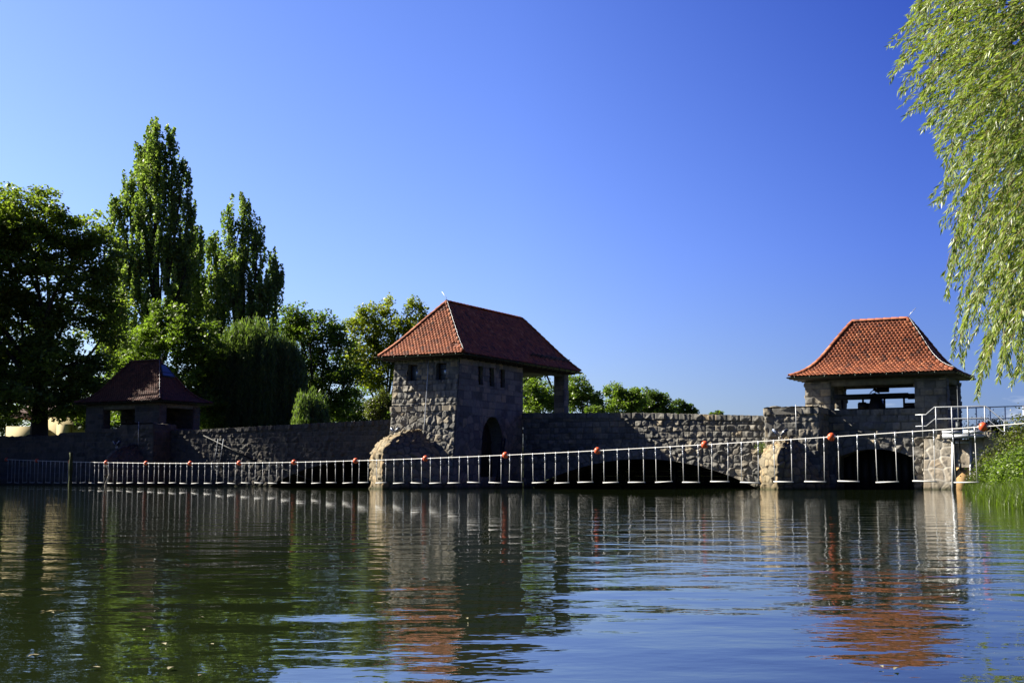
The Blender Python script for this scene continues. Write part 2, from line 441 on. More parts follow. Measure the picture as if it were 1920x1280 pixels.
def panel(buf, P0, es, et, n, s0, s1, t0, t1, seed, res=0.05, keep=None, top=None, soff=0.0, toff=0.0, shear=None, **kw):
    """relief wall panel: P = P0 + s*es + t*et + h*n ; keep(s,t)>0 inside; top(s): upper edge"""
    ns = max(2, int(round((s1 - s0) / res)) + 1); nt_ = max(2, int(round((t1 - t0) / res)) + 1)
    s = np.linspace(s0, s1, ns); t = np.linspace(0, 1, nt_)
    Sg, Tn = np.meshgrid(s, t)
    tt = top(Sg) if top is not None else np.full(Sg.shape, float(t1))
    Tg = t0 + Tn * (tt - t0)
    act = np.ones((nt_ - 1, ns - 1), bool)
    if keep is not None:
        cs = (Sg[:-1, :-1] + Sg[1:, 1:]) / 2; ct = (Tg[:-1, :-1] + Tg[1:, 1:] + Tg[:-1, 1:] + Tg[1:, :-1]) / 4
        act = keep(cs, ct) > 0
        used_in = np.zeros(Sg.shape, bool); used_out = np.zeros(Sg.shape, bool)
        for a, b in ((slice(0, -1), slice(0, -1)), (slice(1, None), slice(0, -1)), (slice(0, -1), slice(1, None)), (slice(1, None), slice(1, None))):
            used_in[a, b] |= act; used_out[a, b] |= ~act
        bd = used_in & used_out
        e = 1e-3
        for _ in range(3):
            f = keep(Sg, Tg); gx = (keep(Sg + e, Tg) - keep(Sg - e, Tg)) / (2 * e); gy = (keep(Sg, Tg + e) - keep(Sg, Tg - e)) / (2 * e)
            g2 = gx * gx + gy * gy + 1e-6
            step = np.where(bd, f / g2, 0); step = np.clip(step, -2 * res, 2 * res)
            Sg = Sg - step * gx * bd; Tg = Tg - step * gy * bd
    cop = None
    if 'coping' in kw:
        c = kw.pop('coping'); cop = ((tt - Tg), c)
    H, tone, mort = relief(Sg + soff, Tg + toff, seed, coping=cop, **kw)
    ef = np.clip(np.minimum(Sg - s0, s1 - Sg) / 0.04 + 0.25, 0, 1)
    H = H * ef
    P = P0 + Sg[..., None] * es + Tg[..., None] * et + H[..., None] * n
    if shear is not None: P = P + shear(Sg, Tg)
    idx = np.arange(ns * nt_).reshape(nt_, ns)
    f = np.stack([idx[:-1, :-1], idx[:-1, 1:], idx[1:, 1:], idx[1:, :-1]], -1)[act]
    if np.dot(np.cross(es, et), n) < 0: f = f[:, ::-1]
    used = np.zeros(ns * nt_, bool); used[f.ravel()] = True
    remap = np.cumsum(used) - 1
    buf.add(P.reshape(-1, 3)[used], remap[f], tone=tone.ravel()[used], mortar=mort.ravel()[used])
def stone_box(buf, u0, u1, v0, v1, z0, z1, seed, cell=0.05, faces="FRLBT", **kw):
    if 'F' in faces: panel(buf, W(0, v0, 0), BU, UP, -AV, u0, u1, z0, z1, seed, cell, **kw)
    if 'B' in faces: panel(buf, W(0, v1, 0), BU, UP, AV, u0, u1, z0, z1, seed + 1, max(cell, 0.08), **kw)
    if 'R' in faces: panel(buf, W(u1, 0, 0), AV, UP, BU, v0, v1, z0, z1, seed + 2, cell, **kw)
    if 'L' in faces: panel(buf, W(u0, 0, 0), AV, UP, -BU, v0, v1, z0, z1, seed + 3, max(cell, 0.07), **kw)
    kw2 = {k: v for k, v in kw.items() if k not in ('tcourse', 'coping')}
    if 'T' in faces: panel(buf, W(0, 0, z1), BU, AV, UP, u0, u1, v0, v1, seed + 4, max(cell, 0.07), **kw2)
def reveal(buf, pts, inward, closed=False):
    """plain strip along an opening's outline (world pts), extruded inward"""
    P = np.array(pts); n = len(P); inward = np.asarray(inward)
    m = 4
    V = np.concatenate([P + inward * (k / (m - 1)) for k in range(m)])
    Fq = []
    for k in range(m - 1):
        for i in range(n if closed else n - 1):
            j = (i + 1) % n
            Fq.append((k * n + i, k * n + j, (k + 1) * n + j, (k + 1) * n + i))
    rnd = np.random.RandomState(n).rand(n * m)
    buf.add(V, Fq, tone=rnd * 0.6 + 0.1, mortar=0.0)
def rect_sd(s, t, a, b, c, d):
    return np.maximum(np.maximum(a - s, s - b), np.maximum(c - t, t - d))

# ------------------------------------------------------------------ roofs
def roof_surface(profile):
    T = np.array([p[0] for p in profile]); Z = np.array([p[1] for p in profile])
    tt = np.linspace(0, T[-1], 80); zz = np.interp(tt, T, Z)
    for _ in range(60): zz[1:-1] = 0.25 * zz[:-2] + 0.5 * zz[1:-1] + 0.25 * zz[2:]
    arc = np.concatenate([[0], np.cumsum(np.hypot(np.diff(tt), np.diff(zz)))])
    return tt, zz, arc
def hip_roof(parent, u0, u1, v0, v1, profile, seed, material, hole=None, tile_w=0.18, expo=0.155, droop=0.0):
    tt, zz, arc = roof_surface(profile)
    Tm = tt[-1]; rs = np.random.RandomState(seed)
    buf = Buf()
    corners = [((u0, v0), (1, 0), (0, 1), u1 - u0), ((u1, v0), (0, 1), (-1, 0), v1 - v0), ((u1, v1), (-1, 0), (0, -1), u1 - u0), ((u0, v1), (0, -1), (1, 0), v1 - v0)]
    def surf(cn, x, a, off):
        (cu, cv), e, i, L = cn
        t = np.interp(a, arc, tt); z = np.interp(a, arc, zz)
        dz = np.interp(a + 0.05, arc, zz) - np.interp(a - 0.05, arc, zz); dt_ = np.interp(a + 0.05, arc, tt) - np.interp(a - 0.05, arc, tt)
        l = np.hypot(dz, dt_) + 1e-6; nz = dt_ / l; nin = -dz / l
        x = np.clip(x, t, L - t)
        x = np.where(t > L / 2, L / 2, x)
        tn = t + nin * off
        return np.stack([cu + e[0] * x + i[0] * tn, cv + e[1] * x + i[1] * tn, z + nz * off], -1)
    for ci, cn in enumerate(corners):
        L = cn[3]
        # solid under-surface
        na = 24; av = np.linspace(0, arc[-1], na)
        V = []; 
        for a in av:
            t = np.interp(a, arc, tt)
            V.append(surf(cn, np.array([t, (L) / 2, L - t]), np.array([a] * 3), np.array([-0.012] * 3)))
        V = np.concatenate(V); Fq = []
        for r in range(na - 1):
            for c in range(2):
                Fq.append((r * 3 + c, r * 3 + c + 1, (r + 1) * 3 + c + 1, (r + 1) * 3 + c))
        buf.add(WA(V), Fq, tone=0.05)
        nrow = int(arc[-1] / expo) + 1
        for r in range(nrow):
            a0 = r * expo - 0.02; t0 = float(np.interp(a0, arc, tt))
            xs = np.arange(-tile_w, L + tile_w, tile_w) + (0.5 * tile_w if r % 2 else 0)
            for x0 in xs:
                if x0 + tile_w < t0 - 0.03 or x0 > L - t0 + 0.03: continue
                if hole and hole(ci, x0 + tile_w / 2, a0): continue
                g = 0.006; wv = tile_w - g; jit = rs.uniform(-0.006, 0.006, 2); lift = 0.022 + rs.rand() * 0.012
                k = np.array([0, 0.16, 0.38, 0.62, 0.84, 1.0]); rr = np.array([0.055, 0.018, 0.0, 0.0, 0.018, 0.055])
                xb = x0 + g / 2 + k * wv + jit[0]; ab = a0 + rr + jit[1]
                xt = np.array([x0 + g / 2, x0 + g / 2 + wv]); at_ = np.array([a0 + 0.27] * 2)
                if at_[0] > arc[-1]: at_[:] = arc[-1]
                X = np.concatenate([xb, xt[::-1], xb]); A = np.concatenate([np.clip(ab, -0.03, arc[-1]), at_, np.clip(ab, -0.03, arc[-1])])
                O = np.concatenate([np.full(6, lift + 0.014), [0.008, 0.008], np.full(6, lift - 0.004)])
                V = surf(cn, X, A, O)
                Fq = [(0, 1, 2, 3, 4, 5, 6, 7)] + [(8 + q, 8 + q + 1, q + 1, q) for q in range(5)]
                tone = np.clip(0.5 + rs.normal() * 0.24 + (0.15 if rs.rand() < 0.05 else 0) - (0.35 if rs.rand() < 0.05 else 0), 0, 1)
                buf.add(WA(V), Fq, tone=tone)
    # hip and ridge cap tiles: overlapping half rounds
    def caps(path):
        P = np.array(path); seg = np.concatenate([[0], np.cumsum(np.linalg.norm(np.diff(P, axis=0), axis=1))])
        n = max(1, int(seg[-1] / 0.33)); 
        for i in range(n):
            a, b = seg[-1] * i / n, seg[-1] * (i + 1) / n + 0.05
            p = np.array([np.interp(a, seg, P[:, k]) for k in range(3)]); q = np.array([np.interp(min(b, seg[-1]), seg, P[:, k]) for k in range(3)])
            d = q - p; Ld = np.linalg.norm(d)
            if Ld < 0.05: continue
            d = d / Ld; a_ = np.cross(d, UP); a_ /= np.linalg.norm(a_); b_ = np.cross(a_, d)
            V = []; m = 9
            for c, r in ((p, 0.125), (p, 0.108), (q, 0.098), (q, 0.085)):
                for k in range(m):
                    th = math.pi * k / (m - 1)
                    V.append(c + a_ * r * math.cos(th) + b_ * (r * 0.85 * math.sin(th) - 0.01))
            Fq = []
            for k in range(m - 1):
                Fq += [(k, k + 1, 2 * m + k + 1, 2 * m + k), (m + k, k, k + 1, m + k + 1)[::-1], (m + k + 1, m + k, 3 * m + k, 3 * m + k + 1)]
            buf.add(V, Fq, tone=float(np.clip(rs.normal(0.6, 0.25), 0, 1)))
    hips = [(u0, v0, 1, 1), (u1, v0, -1, 1), (u1, v1, -1, -1), (u0, v1, 1, -1)]
    tops = []
    for hu, hv, du, dv in hips:
        path = [W(hu + du * a, hv + dv * a, z + 0.02) for a, z in zip(tt, zz)]
        caps(path); tops.append(path[-1])
    if (v1 - v0) > (u1 - u0): caps([tops[0], tops[3]])
    else: caps([tops[0], tops[1]])
    rf = buf.build("roof", material, parent)
    ze = zz[0]
    # soffit boards, fascia and gutter
    sb = Buf()
    sb.ubox(u0 + 0.06, u1 - 0.06, v0 + 0.06, v1 - 0.06, ze - 0.13, ze - 0.03)
    for (a, b) in (((u0, v0), (u1, v0)), ((u1, v0), (u1, v1)), ((u1, v1), (u0, v1)), ((u0, v1), (u0, v0))):
        pass
    sb.build("soffit", M_TIMBER, parent)
    gb = Buf(); o = 0.05
    loop = [(u0 - o, v0 - o), (u1 + o, v0 - o), (u1 + o, v1 + o), (u0 - o, v1 + o), (u0 - o, v0 - o)]
    for (a, b) in zip(loop[:-1], loop[1:]):
        p = W(a[0], a[1], ze - 0.045); q = W(b[0], b[1], ze - 0.045)
        d = q - p; Ld = np.linalg.norm(d); d /= Ld; side = np.cross(d, UP)
        V = []; m = 7
        for c in (p, q):
            for r in (0.075, 0.068):
                for k in range(m):
                    th = math.pi + math.pi * k / (m - 1)
                    V.append(c + side * r * math.cos(th) + UP * r * math.sin(th))
        Fq = []
        for k in range(m - 1):
            Fq += [(k, k + 1, 2 * m + k + 1, 2 * m + k), (m + k + 1, m + k, 3 * m + k, 3 * m + k + 1)]
        Fq += [(0, m, 3 * m, 2 * m), (m - 1, 3 * m - 1, 4 * m - 1, 2 * m - 1)]
        gb.add(V, Fq)
        for k in range(int(Ld / 0.7)):
            c = p + d * (0.35 + 0.7 * k)
            gb.box(c + UP * -0.03, (0.025, 0.17, 0.11), (d, side, UP))
    gb.build("gutter", M_GUTTER, rf)
    return rf, (tt, zz, arc, surf, corners)

# ------------------------------------------------------------------ domed cutwater in front of a pier
def cutwater(parent, uc, wd, v0, L, z0, zt, seed, ochre_mat, u_off=0.0):
    buf = Buf()
    nq, nz = 90, 90
    # walk around plan: from left base to apex to right base
    qs = np.concatenate([np.linspace(0, 1, nq), np.linspace(1, 0, nq)[1:]])
    sgn = np.concatenate([-np.ones(nq), np.ones(nq - 1)])
    pu = sgn * wd * (1 - qs ** 2.5); pv = -L * qs
    arc_ = np.concatenate([[0], np.cumsum(np.hypot(np.diff(pu), np.diff(pv)))])
    zs = np.concatenate([np.linspace(-0.3, z0, 34), z0 + (zt - z0) * np.sin(np.linspace(0, math.pi / 2, nz - 34 + 1))[1:]])
    Vs = []; 
    zc = np.clip((zs - z0) / (zt - z0), 0, 1); k = np.sqrt(np.clip(1 - zc ** 2, 0, 1))
    tlen = np.concatenate([[0], np.cumsum(np.hypot(np.diff(zs), L * np.diff(k)))])
    Sg, Tg = np.meshgrid(arc_, tlen)
    # shrink spacing slightly towards the crown so stones stay stone-sized
    H, tone, mort = relief(Sg * 0.9, Tg - 0.3, seed, tcourse=99, cell=(0.50, 0.34), rough=1.25, pw=0.045)
    zc2 = np.clip((zs - 0.25) / (zt - 0.25), 0, 1)
    kr = 1 - zc2 ** 1.35
    pr = wd * (1 - qs ** 1.7)
    U = np.where(sgn[None, :] < 0, uc + pu[None, :] * k[:, None], uc + pr[None, :] * kr[:, None]); Vv = v0 + pv[None, :] * k[:, None]; Z = np.broadcast_to(zs[:, None], U.shape)
    P = WA(np.stack([U.ravel(), Vv.ravel(), Z.ravel()], -1)).reshape(*U.shape, 3)
    dS = np.gradient(P, axis=1); dT = np.gradient(P, axis=0)
    n = np.cross(dS, dT); ln = np.linalg.norm(n, axis=2, keepdims=True)
    n = np.where(ln > 1e-7, n / (ln + 1e-9), UP)
    flip = np.sign(np.sum(n * (P - WA([[uc, v0 + 0.6, 0.2]])[0]), axis=2, keepdims=True)); n = n * np.where(flip == 0, 1, flip)
    P = P + n * H[..., None]
    nr, ncl = U.shape
    idx = np.arange(nr * ncl).reshape(nr, ncl)
    f = np.stack([idx[:-1, :-1], idx[:-1, 1:], idx[1:, 1:], idx[1:, :-1]], -1).reshape(-1, 4)
    buf.add(P.reshape(-1, 3), f, tone=tone.ravel(), mortar=mort.ravel())
    return buf.build("cutwater", ochre_mat, parent)

# ================================================================== WATER AND LAND
def water_mat():
    m, t, b, o = mat("river water")
    b.inputs["Base Color"].default_value = (0.012, 0.018, 0.006, 1)
    b.inputs["Roughness"].default_value = 0.015
    b.inputs["IOR"].default_value = 1.45
    b.inputs["Specular IOR Level"].default_value = 0.5
    g = N(t, "ShaderNodeNewGeometry")
    def mp(sc, rot):
        mm = N(t, "ShaderNodeMapping"); mm.inputs["Scale"].default_value = sc; mm.inputs["Rotation"].default_value = (0, 0, rot)
        t.links.new(g.outputs["Position"], mm.inputs[0]); return mm.outputs[0]
    n1 = noise(t, 1.0, 2, 0.45, mp((0.95, 1.35, 1), 0.10))
    n2 = noise(t, 1.0, 3, 0.5, mp((3.4, 4.8, 1), -0.14))
    n3 = noise(t, 1.0, 2, 0.5, mp((0.09, 0.16, 1), 0.3))
    n4 = noise(t, 1.0, 2, 0.5, mp((11.0, 14.0, 1), 0.05))
    gust = mathn(t, 'MULTIPLY_ADD', n3, 2.6, -0.75, True)
    h = mathn(t, 'MULTIPLY', n1, 0.0175)
    h = mathn(t, 'ADD', h, mathn(t, 'MULTIPLY', mathn(t, 'MULTIPLY', n2, mathn(t, 'MULTIPLY_ADD', gust, 0.85, 0.15)), 0.0070))
    h = mathn(t, 'ADD', h, mathn(t, 'MULTIPLY', mathn(t, 'MULTIPLY', n4, gust), 0.0012))
    bm = N(t, "ShaderNodeBump"); bm.inputs["Distance"].default_value = 1.0; bm.inputs["Strength"].default_value = 1.0
    t.links.new(h, bm.inputs["Height"]); t.links.new(bm.outputs[0], b.inputs["Normal"])
    return m
wb = Buf()
wb.add([(-260, -60, 0), (120, -60, 0), (120, 330, 0), (-260, 330, 0)], [(0, 1, 2, 3)])
tag(wb.build("water", water_mat()), kind="structure")

# riverbed and distant ground in one sheet to the horizon
gb = Buf()
gb.add([(-3000, -3000, -1.6), (3000, -3000, -1.6), (3000, 3000, -1.6), (-3000, 3000, -1.6)], [(0, 1, 2, 3)])
tag(gb.build("ground", M_EARTH), kind="structure")

def terrain(name, poly_uvz, material):
    pass
def sheet(name, fn, us, vs, material, wf=None):
    """height sheet over a grid; fn(x,y)->z, us/vs arrays in world XY or (u,v)"""
    U, Vv = np.meshgrid(us, vs); Z = fn(U, Vv)
    P = np.stack([U.ravel(), Vv.ravel(), Z.ravel()], -1)
    if wf: P = wf(P)
    n = len(us); idx = np.arange(P.shape[0]).reshape(len(vs), n)
    f = np.stack([idx[:-1, :-1], idx[:-1, 1:], idx[1:, 1:], idx[1:, :-1]], -1).reshape(-1, 4)
    b = Buf(); b.add(P, f)
    return tag(b.build(name, material, None, True), kind="structure")
M_GRASSG = plain("rough meadow turf", (0.045, 0.065, 0.018), 0.95, 0, 0.8, 0.45, 0.05)
# far bank behind the weir (land round the trees), in weir coordinates
def fb(u, v):
    z = np.clip((v - 11.0) * 0.55, -1.8, 2.4)
    zl = np.where(u < -31.2, 2.55, -1.8) * 1.0
    left = np.clip((-31.2 - u) / 0.6, 0, 1) * np.clip((v - 0.3) / 0.3, 0, 1)
    return np.maximum(z, left * 2.75 - 1.8 * (1 - left)) + 0.12 * vnoise(u * 0.3, v * 0.3, 4) + np.clip((v - 60) / 200, 0, 1) * 0.8
sheet("far_bank", fb, np.concatenate([np.linspace(-420, -60, 30), np.linspace(-58, 30, 150), np.linspace(33, 420, 40)]), np.concatenate([np.linspace(0.45, 2, 5), np.linspace(3, 22, 30), np.linspace(26, 700, 50)]), M_GRASSG, WA)

sheet("left_bank", lambda u, v: np.minimum(2.3, -1.2 + (-42.5 - u) * 1.2) + 0.15 * vnoise(u, v, 8), np.linspace(-120, -41.5, 60), np.linspace(-70, -0.1, 50), M_GRASSG, WA)

# right bank
SH = [(24.6, 60.5), (21.0, 57.0), (18.2, 51.0), (15.6, 43.5), (13.0, 35.5), (11.1, 29.5), (9.55, 24.3), (9.3, 20.0), (9.0, 12.0), (8.5, 4.0), (8.5, -20.0)]
SHx = np.array([p[0] for p in SH])[::-1]; SHy = np.array([p[1] for p in SH])[::-1]
def shore_x(y): return np.interp(y, SHy, SHx)
def bank_z(x, y):
    d = (x - shore_x(y)) * 0.82 + 0.25 * (vnoise(y * 0.9, x * 0.5, 9) - 0.5)
    z = -0.25 + np.clip(d, -1, 0.35) * 0.9 + np.clip(d - 0.35, 0, 2.6) * 0.62
    return np.minimum(z, 2.05) + 0.10 * vnoise(x * 1.1, y * 1.1, 5)
def rb(x, y): return bank_z(x, y)
sheet("right_bank", lambda k, y: rb(shore_x(y) + k, y), np.concatenate([np.linspace(-0.8, 4, 26), np.linspace(4.6, 60, 20)]), np.linspace(-20, 61, 150), M_GRASSG,
      lambda P: np.stack([shore_x(P[:, 1]) + P[:, 0], P[:, 1], P[:, 2]], -1))
# land right of the pavilion behind the pale wall
sheet("meadow", lambda u, v: 2.05 + 0.1 * vnoise(u * 0.8, v * 0.8, 2), np.linspace(22.3, 140, 40), np.linspace(0.25, 120, 60), M_GRASSG, WA)

# ================================================================== THE WEIR
PROF_P = [(0, 5.22), (.35, 5.34), (.76, 5.60), (1.16, 6.02), (1.76, 6.96), (2.2, 7.60), (2.42, 7.90)]
PROF_T = [(0, 6.43), (.32, 6.74), (.72, 7.16), (1.2, 7.76), (1.68, 8.36), (2.08, 8.86), (2.43, 9.28)]

# ---- middle tower --------------------------------------------------------
tw = thing("bridge_tower", "tall rough granite tower with hipped orange tiled roof, standing mid weir on its own pier", "tower", W(-1.24, -3, 0))
UL, UR = -3.1, 0.61
b = Buf()
H_T = 6.34
def batter(t): return -7.12 + 0.68 * np.clip(t, -1, 7) / H_T       # v of the front face at height t
# front face, with two windows and a string course
def kf(s, t):
    return np.minimum(rect_sd(s, t, -2.28, -1.72, 5.22, 6.02), rect_sd(s, t, -0.66, -0.10, 5.22, 6.03))
def front_panel(buf, seed, t0, t1, **kw):
    panel(buf, W(0, -7.12, 0), BU, UP + AV * (0.68 / H_T), -AV, UL, UR, t0, t1, seed, 0.034, **kw)
front_panel(b, 21, -0.3, H_T, keep=kf, tcourse=3.70, row=(0.22, 0.34), wid=(0.18, 0.5), cell=(0.38, 0.32))
# string course: slightly proud band all round
for z0, z1, pr in ((3.72, 3.96, 0.05),):
    panel(b, W(0, batter(z0) - pr, 0), BU, UP, -AV, UL - pr, UR + pr, z0, z1, 25, 0.04, row=(0.9, 0.9), wid=(0.5, 1.1))
    panel(b, W(0, 0, z1), BU, AV, UP, UL - pr, UR + pr, batter(z0) - pr, batter(z1) + 0.05, 26, 0.06)
    panel(b, W(0, 0, z0), BU, AV, -UP, UL - pr, UR + pr, batter(z0) - pr, batter(z0) + 0.05, 27, 0.06)
# right side face: three windows and the tall pointed opening
DC, DW = -3.22, 1.22
def arch_sd(s, t):
    x = np.abs(s - DC)
    body = np.maximum(x - DW * (1 - 0.06 * np.clip(t - 0.6, 0, 2)), np.maximum(0.55 - t, t - 2.2))
    arc = (np.hypot(x / (DW * 0.905), (t - 2.1) / 1.45) - 1) * 1.1
    arc = np.where(t > 2.1, arc, 9)
    return np.minimum(body, arc)
WSIDE = [(-4.70, -4.22), (-3.56, -3.08), (-2.42, -1.94)]
def ks(s, t):
    k = arch_sd(s, t)
    for a, c in WSIDE: k = np.minimum(k, rect_sd(s, t, a, c, 5.06, 6.0))
    return np.minimum(k, s - batter(t))
panel(b, W(UR, 0, 0), AV, UP, BU, -7.2, 0.06, -0.3, H_T, 31, 0.05, keep=ks, tcourse=3.6, row=(0.26, 0.42), wid=(0.3, 0.8), rough=0.55)
# left face and back face
def kl(s, t):
    k = s - batter(t)
    for a, c in WSIDE: k = np.minimum(k, rect_sd(s, t, a, c, 5.06, 6.0))
    return k
panel(b, W(UL, 0, 0), AV, UP, -BU, -7.2, 0.06, -0.3, H_T, 37, 0.07, keep=kl, tcourse=3.6)
panel(b, W(0, 0.06, 0), BU, UP, AV, UL, UR, 2.6, H_T, 39, 0.08)
# reveals
def rect_pts_front(a, c, d, e): return [W(x, batter(z), z) for x, z in ((a, d), (c, d), (c, e), (a, e))]
for (a, c, d, e) in ((-2.28, -1.72, 5.22, 6.02), (-0.66, -0.10, 5.22, 6.03)):
    reveal(b, rect_pts_front(a, c, d, e), AV * 0.42, True)
for a, c in WSIDE:
    reveal(b, [W(UR, x, z) for x, z in ((a, 5.06), (c, 5.06), (c, 6.0), (a, 6.0))], -BU * 0.40, True)
    reveal(b, [W(UL, x, z) for x, z in ((a, 5.06), (c, 5.06), (c, 6.0), (a, 6.0))], BU * 0.40, True)
ap = []
for i in range(9): ap.append((DC - DW * (1 - 0.06 * max(0, 0.55 + i * 0.19 - 0.6)), 0.55 + i * 0.19))
arcp = []
for z in np.linspace(2.1, 3.56, 40):
    xx = [x for x in np.linspace(0, 1.2, 60) if arch_sd(np.array([DC + x]), np.array([z]))[0] < 0]
    if xx: arcp.append((max(xx), z))
left = ap[:-1] + [(DC - x, z) for x, z in arcp]
outl = left + [(2 * DC - x, z) for x, z in left[::-1]]
reveal(b, [W(UR, x, z) for x, z in outl], -BU * 0.75, True)
# solid plinth under the tower (pier) so nothing shows through, and inner core walls
b.ubox(UL + 0.5, UR - 0.8, -6.3, -0.2, -0.3, 4.2, tone=0.1, mortar=0)
# porch pillars, far parapet corner and inner deck walls
b.build("wall", M_STONE, tw)
b = Buf(); stone_box(b, -0.02, 0.61, 5.0, 5.55, 2.6, 6.24, 41, 0.05, row=(0.26, 0.34), wid=(0.3, 0.65), rough=0.6); b.build("pillar", M_STONE, tw)
b = Buf(); stone_box(b, -3.1, -2.47, 5.0, 5.55, 2.6, 6.24, 45, 0.06, row=(0.26, 0.34), wid=(0.3, 0.65), rough=0.6); b.build("pillar", M_STONE, tw)
cutwater(tw, -1.24, 2.02, -7.05, 3.15, 1.45, 2.72, 51, M_NOSE)
def hole_t(ci, x, a):   # slipped tiles by the near corner of the front slope
    return ci == 0 and 4.02 < x < 4.50 and 0.30 < a < 0.62
rf, rinfo = hip_roof(tw, -3.64, 1.22, -7.12, 5.86, PROF_T, 3, M_TILE, hole_t)
sb = Buf()
for i in range(9):        # snow guard on the long right slope
    pass
tt, zz, arc, surf, corners = rinfo
def on_slope(ci, x, a, off): return WA(surf(corners[ci], np.array([x]), np.array([a]), np.array([off])))[0]
for off in (0.10, 0.17, 0.24):
    sb.tube([on_slope(1, 7.6, 0.62, off), on_slope(1, 12.2, 0.62, off)], 0.013, 6)
for k in range(9):
    x = 7.7 + k * 0.55
    sb.bar(on_slope(1, x, 0.62, 0.0), on_slope(1, x, 0.62, 0.27), 0.03)
for k in range(45):
    x = 7.65 + k * 0.1
    sb.bar(on_slope(1, x, 0.62, 0.08), on_slope(1, x, 0.62, 0.26), 0.008)
sb.build("snow_guard", M_GUTTER, rf)
lr = Buf()
p0 = W(-1.22, -4.7, 9.35); lr.tube([p0, p0 + UP * 0.15, p0 + UP * 0.45 - BU * 0.25], 0.012, 6); lr.build('lightning_rod', M_GALV, tw); lr = Buf()
hp = [W(1.22 - a * 1.0, -7.12 + a, z + 0.15) for a, z in zip(tt[::4], zz[::4])]
lr.tube(hp, 0.008, 6)
lr.tube([W(1.22, -7.12, 6.55), W(1.1, -7.0, 6.36), W(-1.05, -6.55, 6.25)], 0.012, 6)
lr.tube([W(-1.05, batter(z) - 0.14, z) for z in (6.25, 5.0, 4.0, 3.2, 2.7)], 0.022, 6)
lr.build("lightning_conductor", M_GALV, tw)
tb = Buf()      # beams, rafter feet and soffit lining under the eaves
tb.ubox(UR - 0.30, UR - 0.02, 0.06, 5.55, 6.10, 6.34)
tb.ubox(UL + 0.02, UL + 0.30, 0.06, 5.55, 6.10, 6.34)
tb.ubox(UL, UR, 5.05, 5.4, 6.24, 6.36)
for k in range(22): tb.ubox(-3.55, 1.13, -6.9 + k * 0.58, -6.8 + k * 0.58, 6.22, 6.30)
tb.bar(W(0.3, 3.4, 6.15), W(0.3, 4.1, 5.45), 0.07)
tb.build("roof_beam", M_TIMBER, tw)
sof = Buf(); sof.ubox(UL + 0.3, UR - 0.3, 0.1, 5.0, 6.19, 6.22)
sof.build("porch_ceiling", M_TIMBER, tw)
fl = Buf(); fl.ubox(UL + 0.05, UR - 0.05, -6.3, 0.0, 4.6, 4.7); fl.build("floor", M_TIMBER, tw)
def window(parent, c, ax_w, ax_n, wd, ht, bars, fat=0.035):
    """framed window: c centre, ax_w width axis, ax_n outward normal"""
    f = Buf()
    for s_ in (-1, 1):
        f.box(c + ax_w * s_ * (wd / 2 - fat / 2), (fat, 0.06, ht), (ax_w, ax_n, UP))
        f.box(c + UP * s_ * (ht / 2 - fat / 2), (wd - 2 * fat, 0.056, fat), (ax_w, ax_n, UP))
    for k in range(1, bars + 1):
        f.box(c + UP * (-ht / 2 + ht * k / (bars + 1)), (wd - 2 * fat, 0.03, 0.022), (ax_w, ax_n, UP))
    fo = f.build("window", M_FRAME, parent)
    g = Buf(); g.box(c - ax_n * 0.012, (wd - 2 * fat, 0.006, ht - 2 * fat), (ax_w, ax_n, UP))
    g.build("pane", M_GLASS, fo)
for a, c in WSIDE:
    window(tw, W(UR - 0.17, (a + c) / 2, 5.53), AV, BU, c - a, 0.94, 4)
    window(tw, W(UL + 0.17, (a + c) / 2, 5.53), AV, -BU, c - a, 0.94, 4)
window(tw, W(-2.0, batter(5.6) + 0.30, 5.62), BU, -AV, 0.56, 0.80, 0, 0.05)
window(tw, W(-0.38, batter(5.6) + 0.30, 5.625), BU, -AV, 0.56, 0.81, 2, 0.05)
db = Buf()
for k in range(9): db.box(W(UR - 0.7, DC - 1.1 + k * 0.275, 1.9), (0.262, 0.05, 3.4), (AV, BU, UP))
for z in (1.0, 2.3): db.box(W(UR - 0.66, DC, z), (2.3, 0.05, 0.12), (AV, BU, UP))
db.build("door", M_TIMBER, tw)

def ladder(name, label, p0, p1, side, wd, rungs, m, parent=None):
    t = Buf(); p0, p1 = np.asarray(p0), np.asarray(p1)
    th = thing(name, label, "ladder", p0)
    for s_ in (-1, 1):
        r = Buf(); r.bar(p0 + side * s_ * wd / 2, p1 + side * s_ * wd / 2, 0.06, 0.045); r.build("rail", m, th)
    for k in range(rungs):
        c = p0 + (p1 - p0) * (k + 0.5) / rungs
        t = Buf(); t.tube([c - side * wd / 2, c + side * wd / 2], 0.018, 6); t.build("rung", m, th)
    return th
ladder("ladder", "steep steel ladder with close rungs leaning inside the tower's dark arched opening", W(UR + 0.12, -2.9, 0.1), W(UR + 0.05, -2.1, 2.5), AV * 0.95, 0.32, 13, M_STEEL_D)

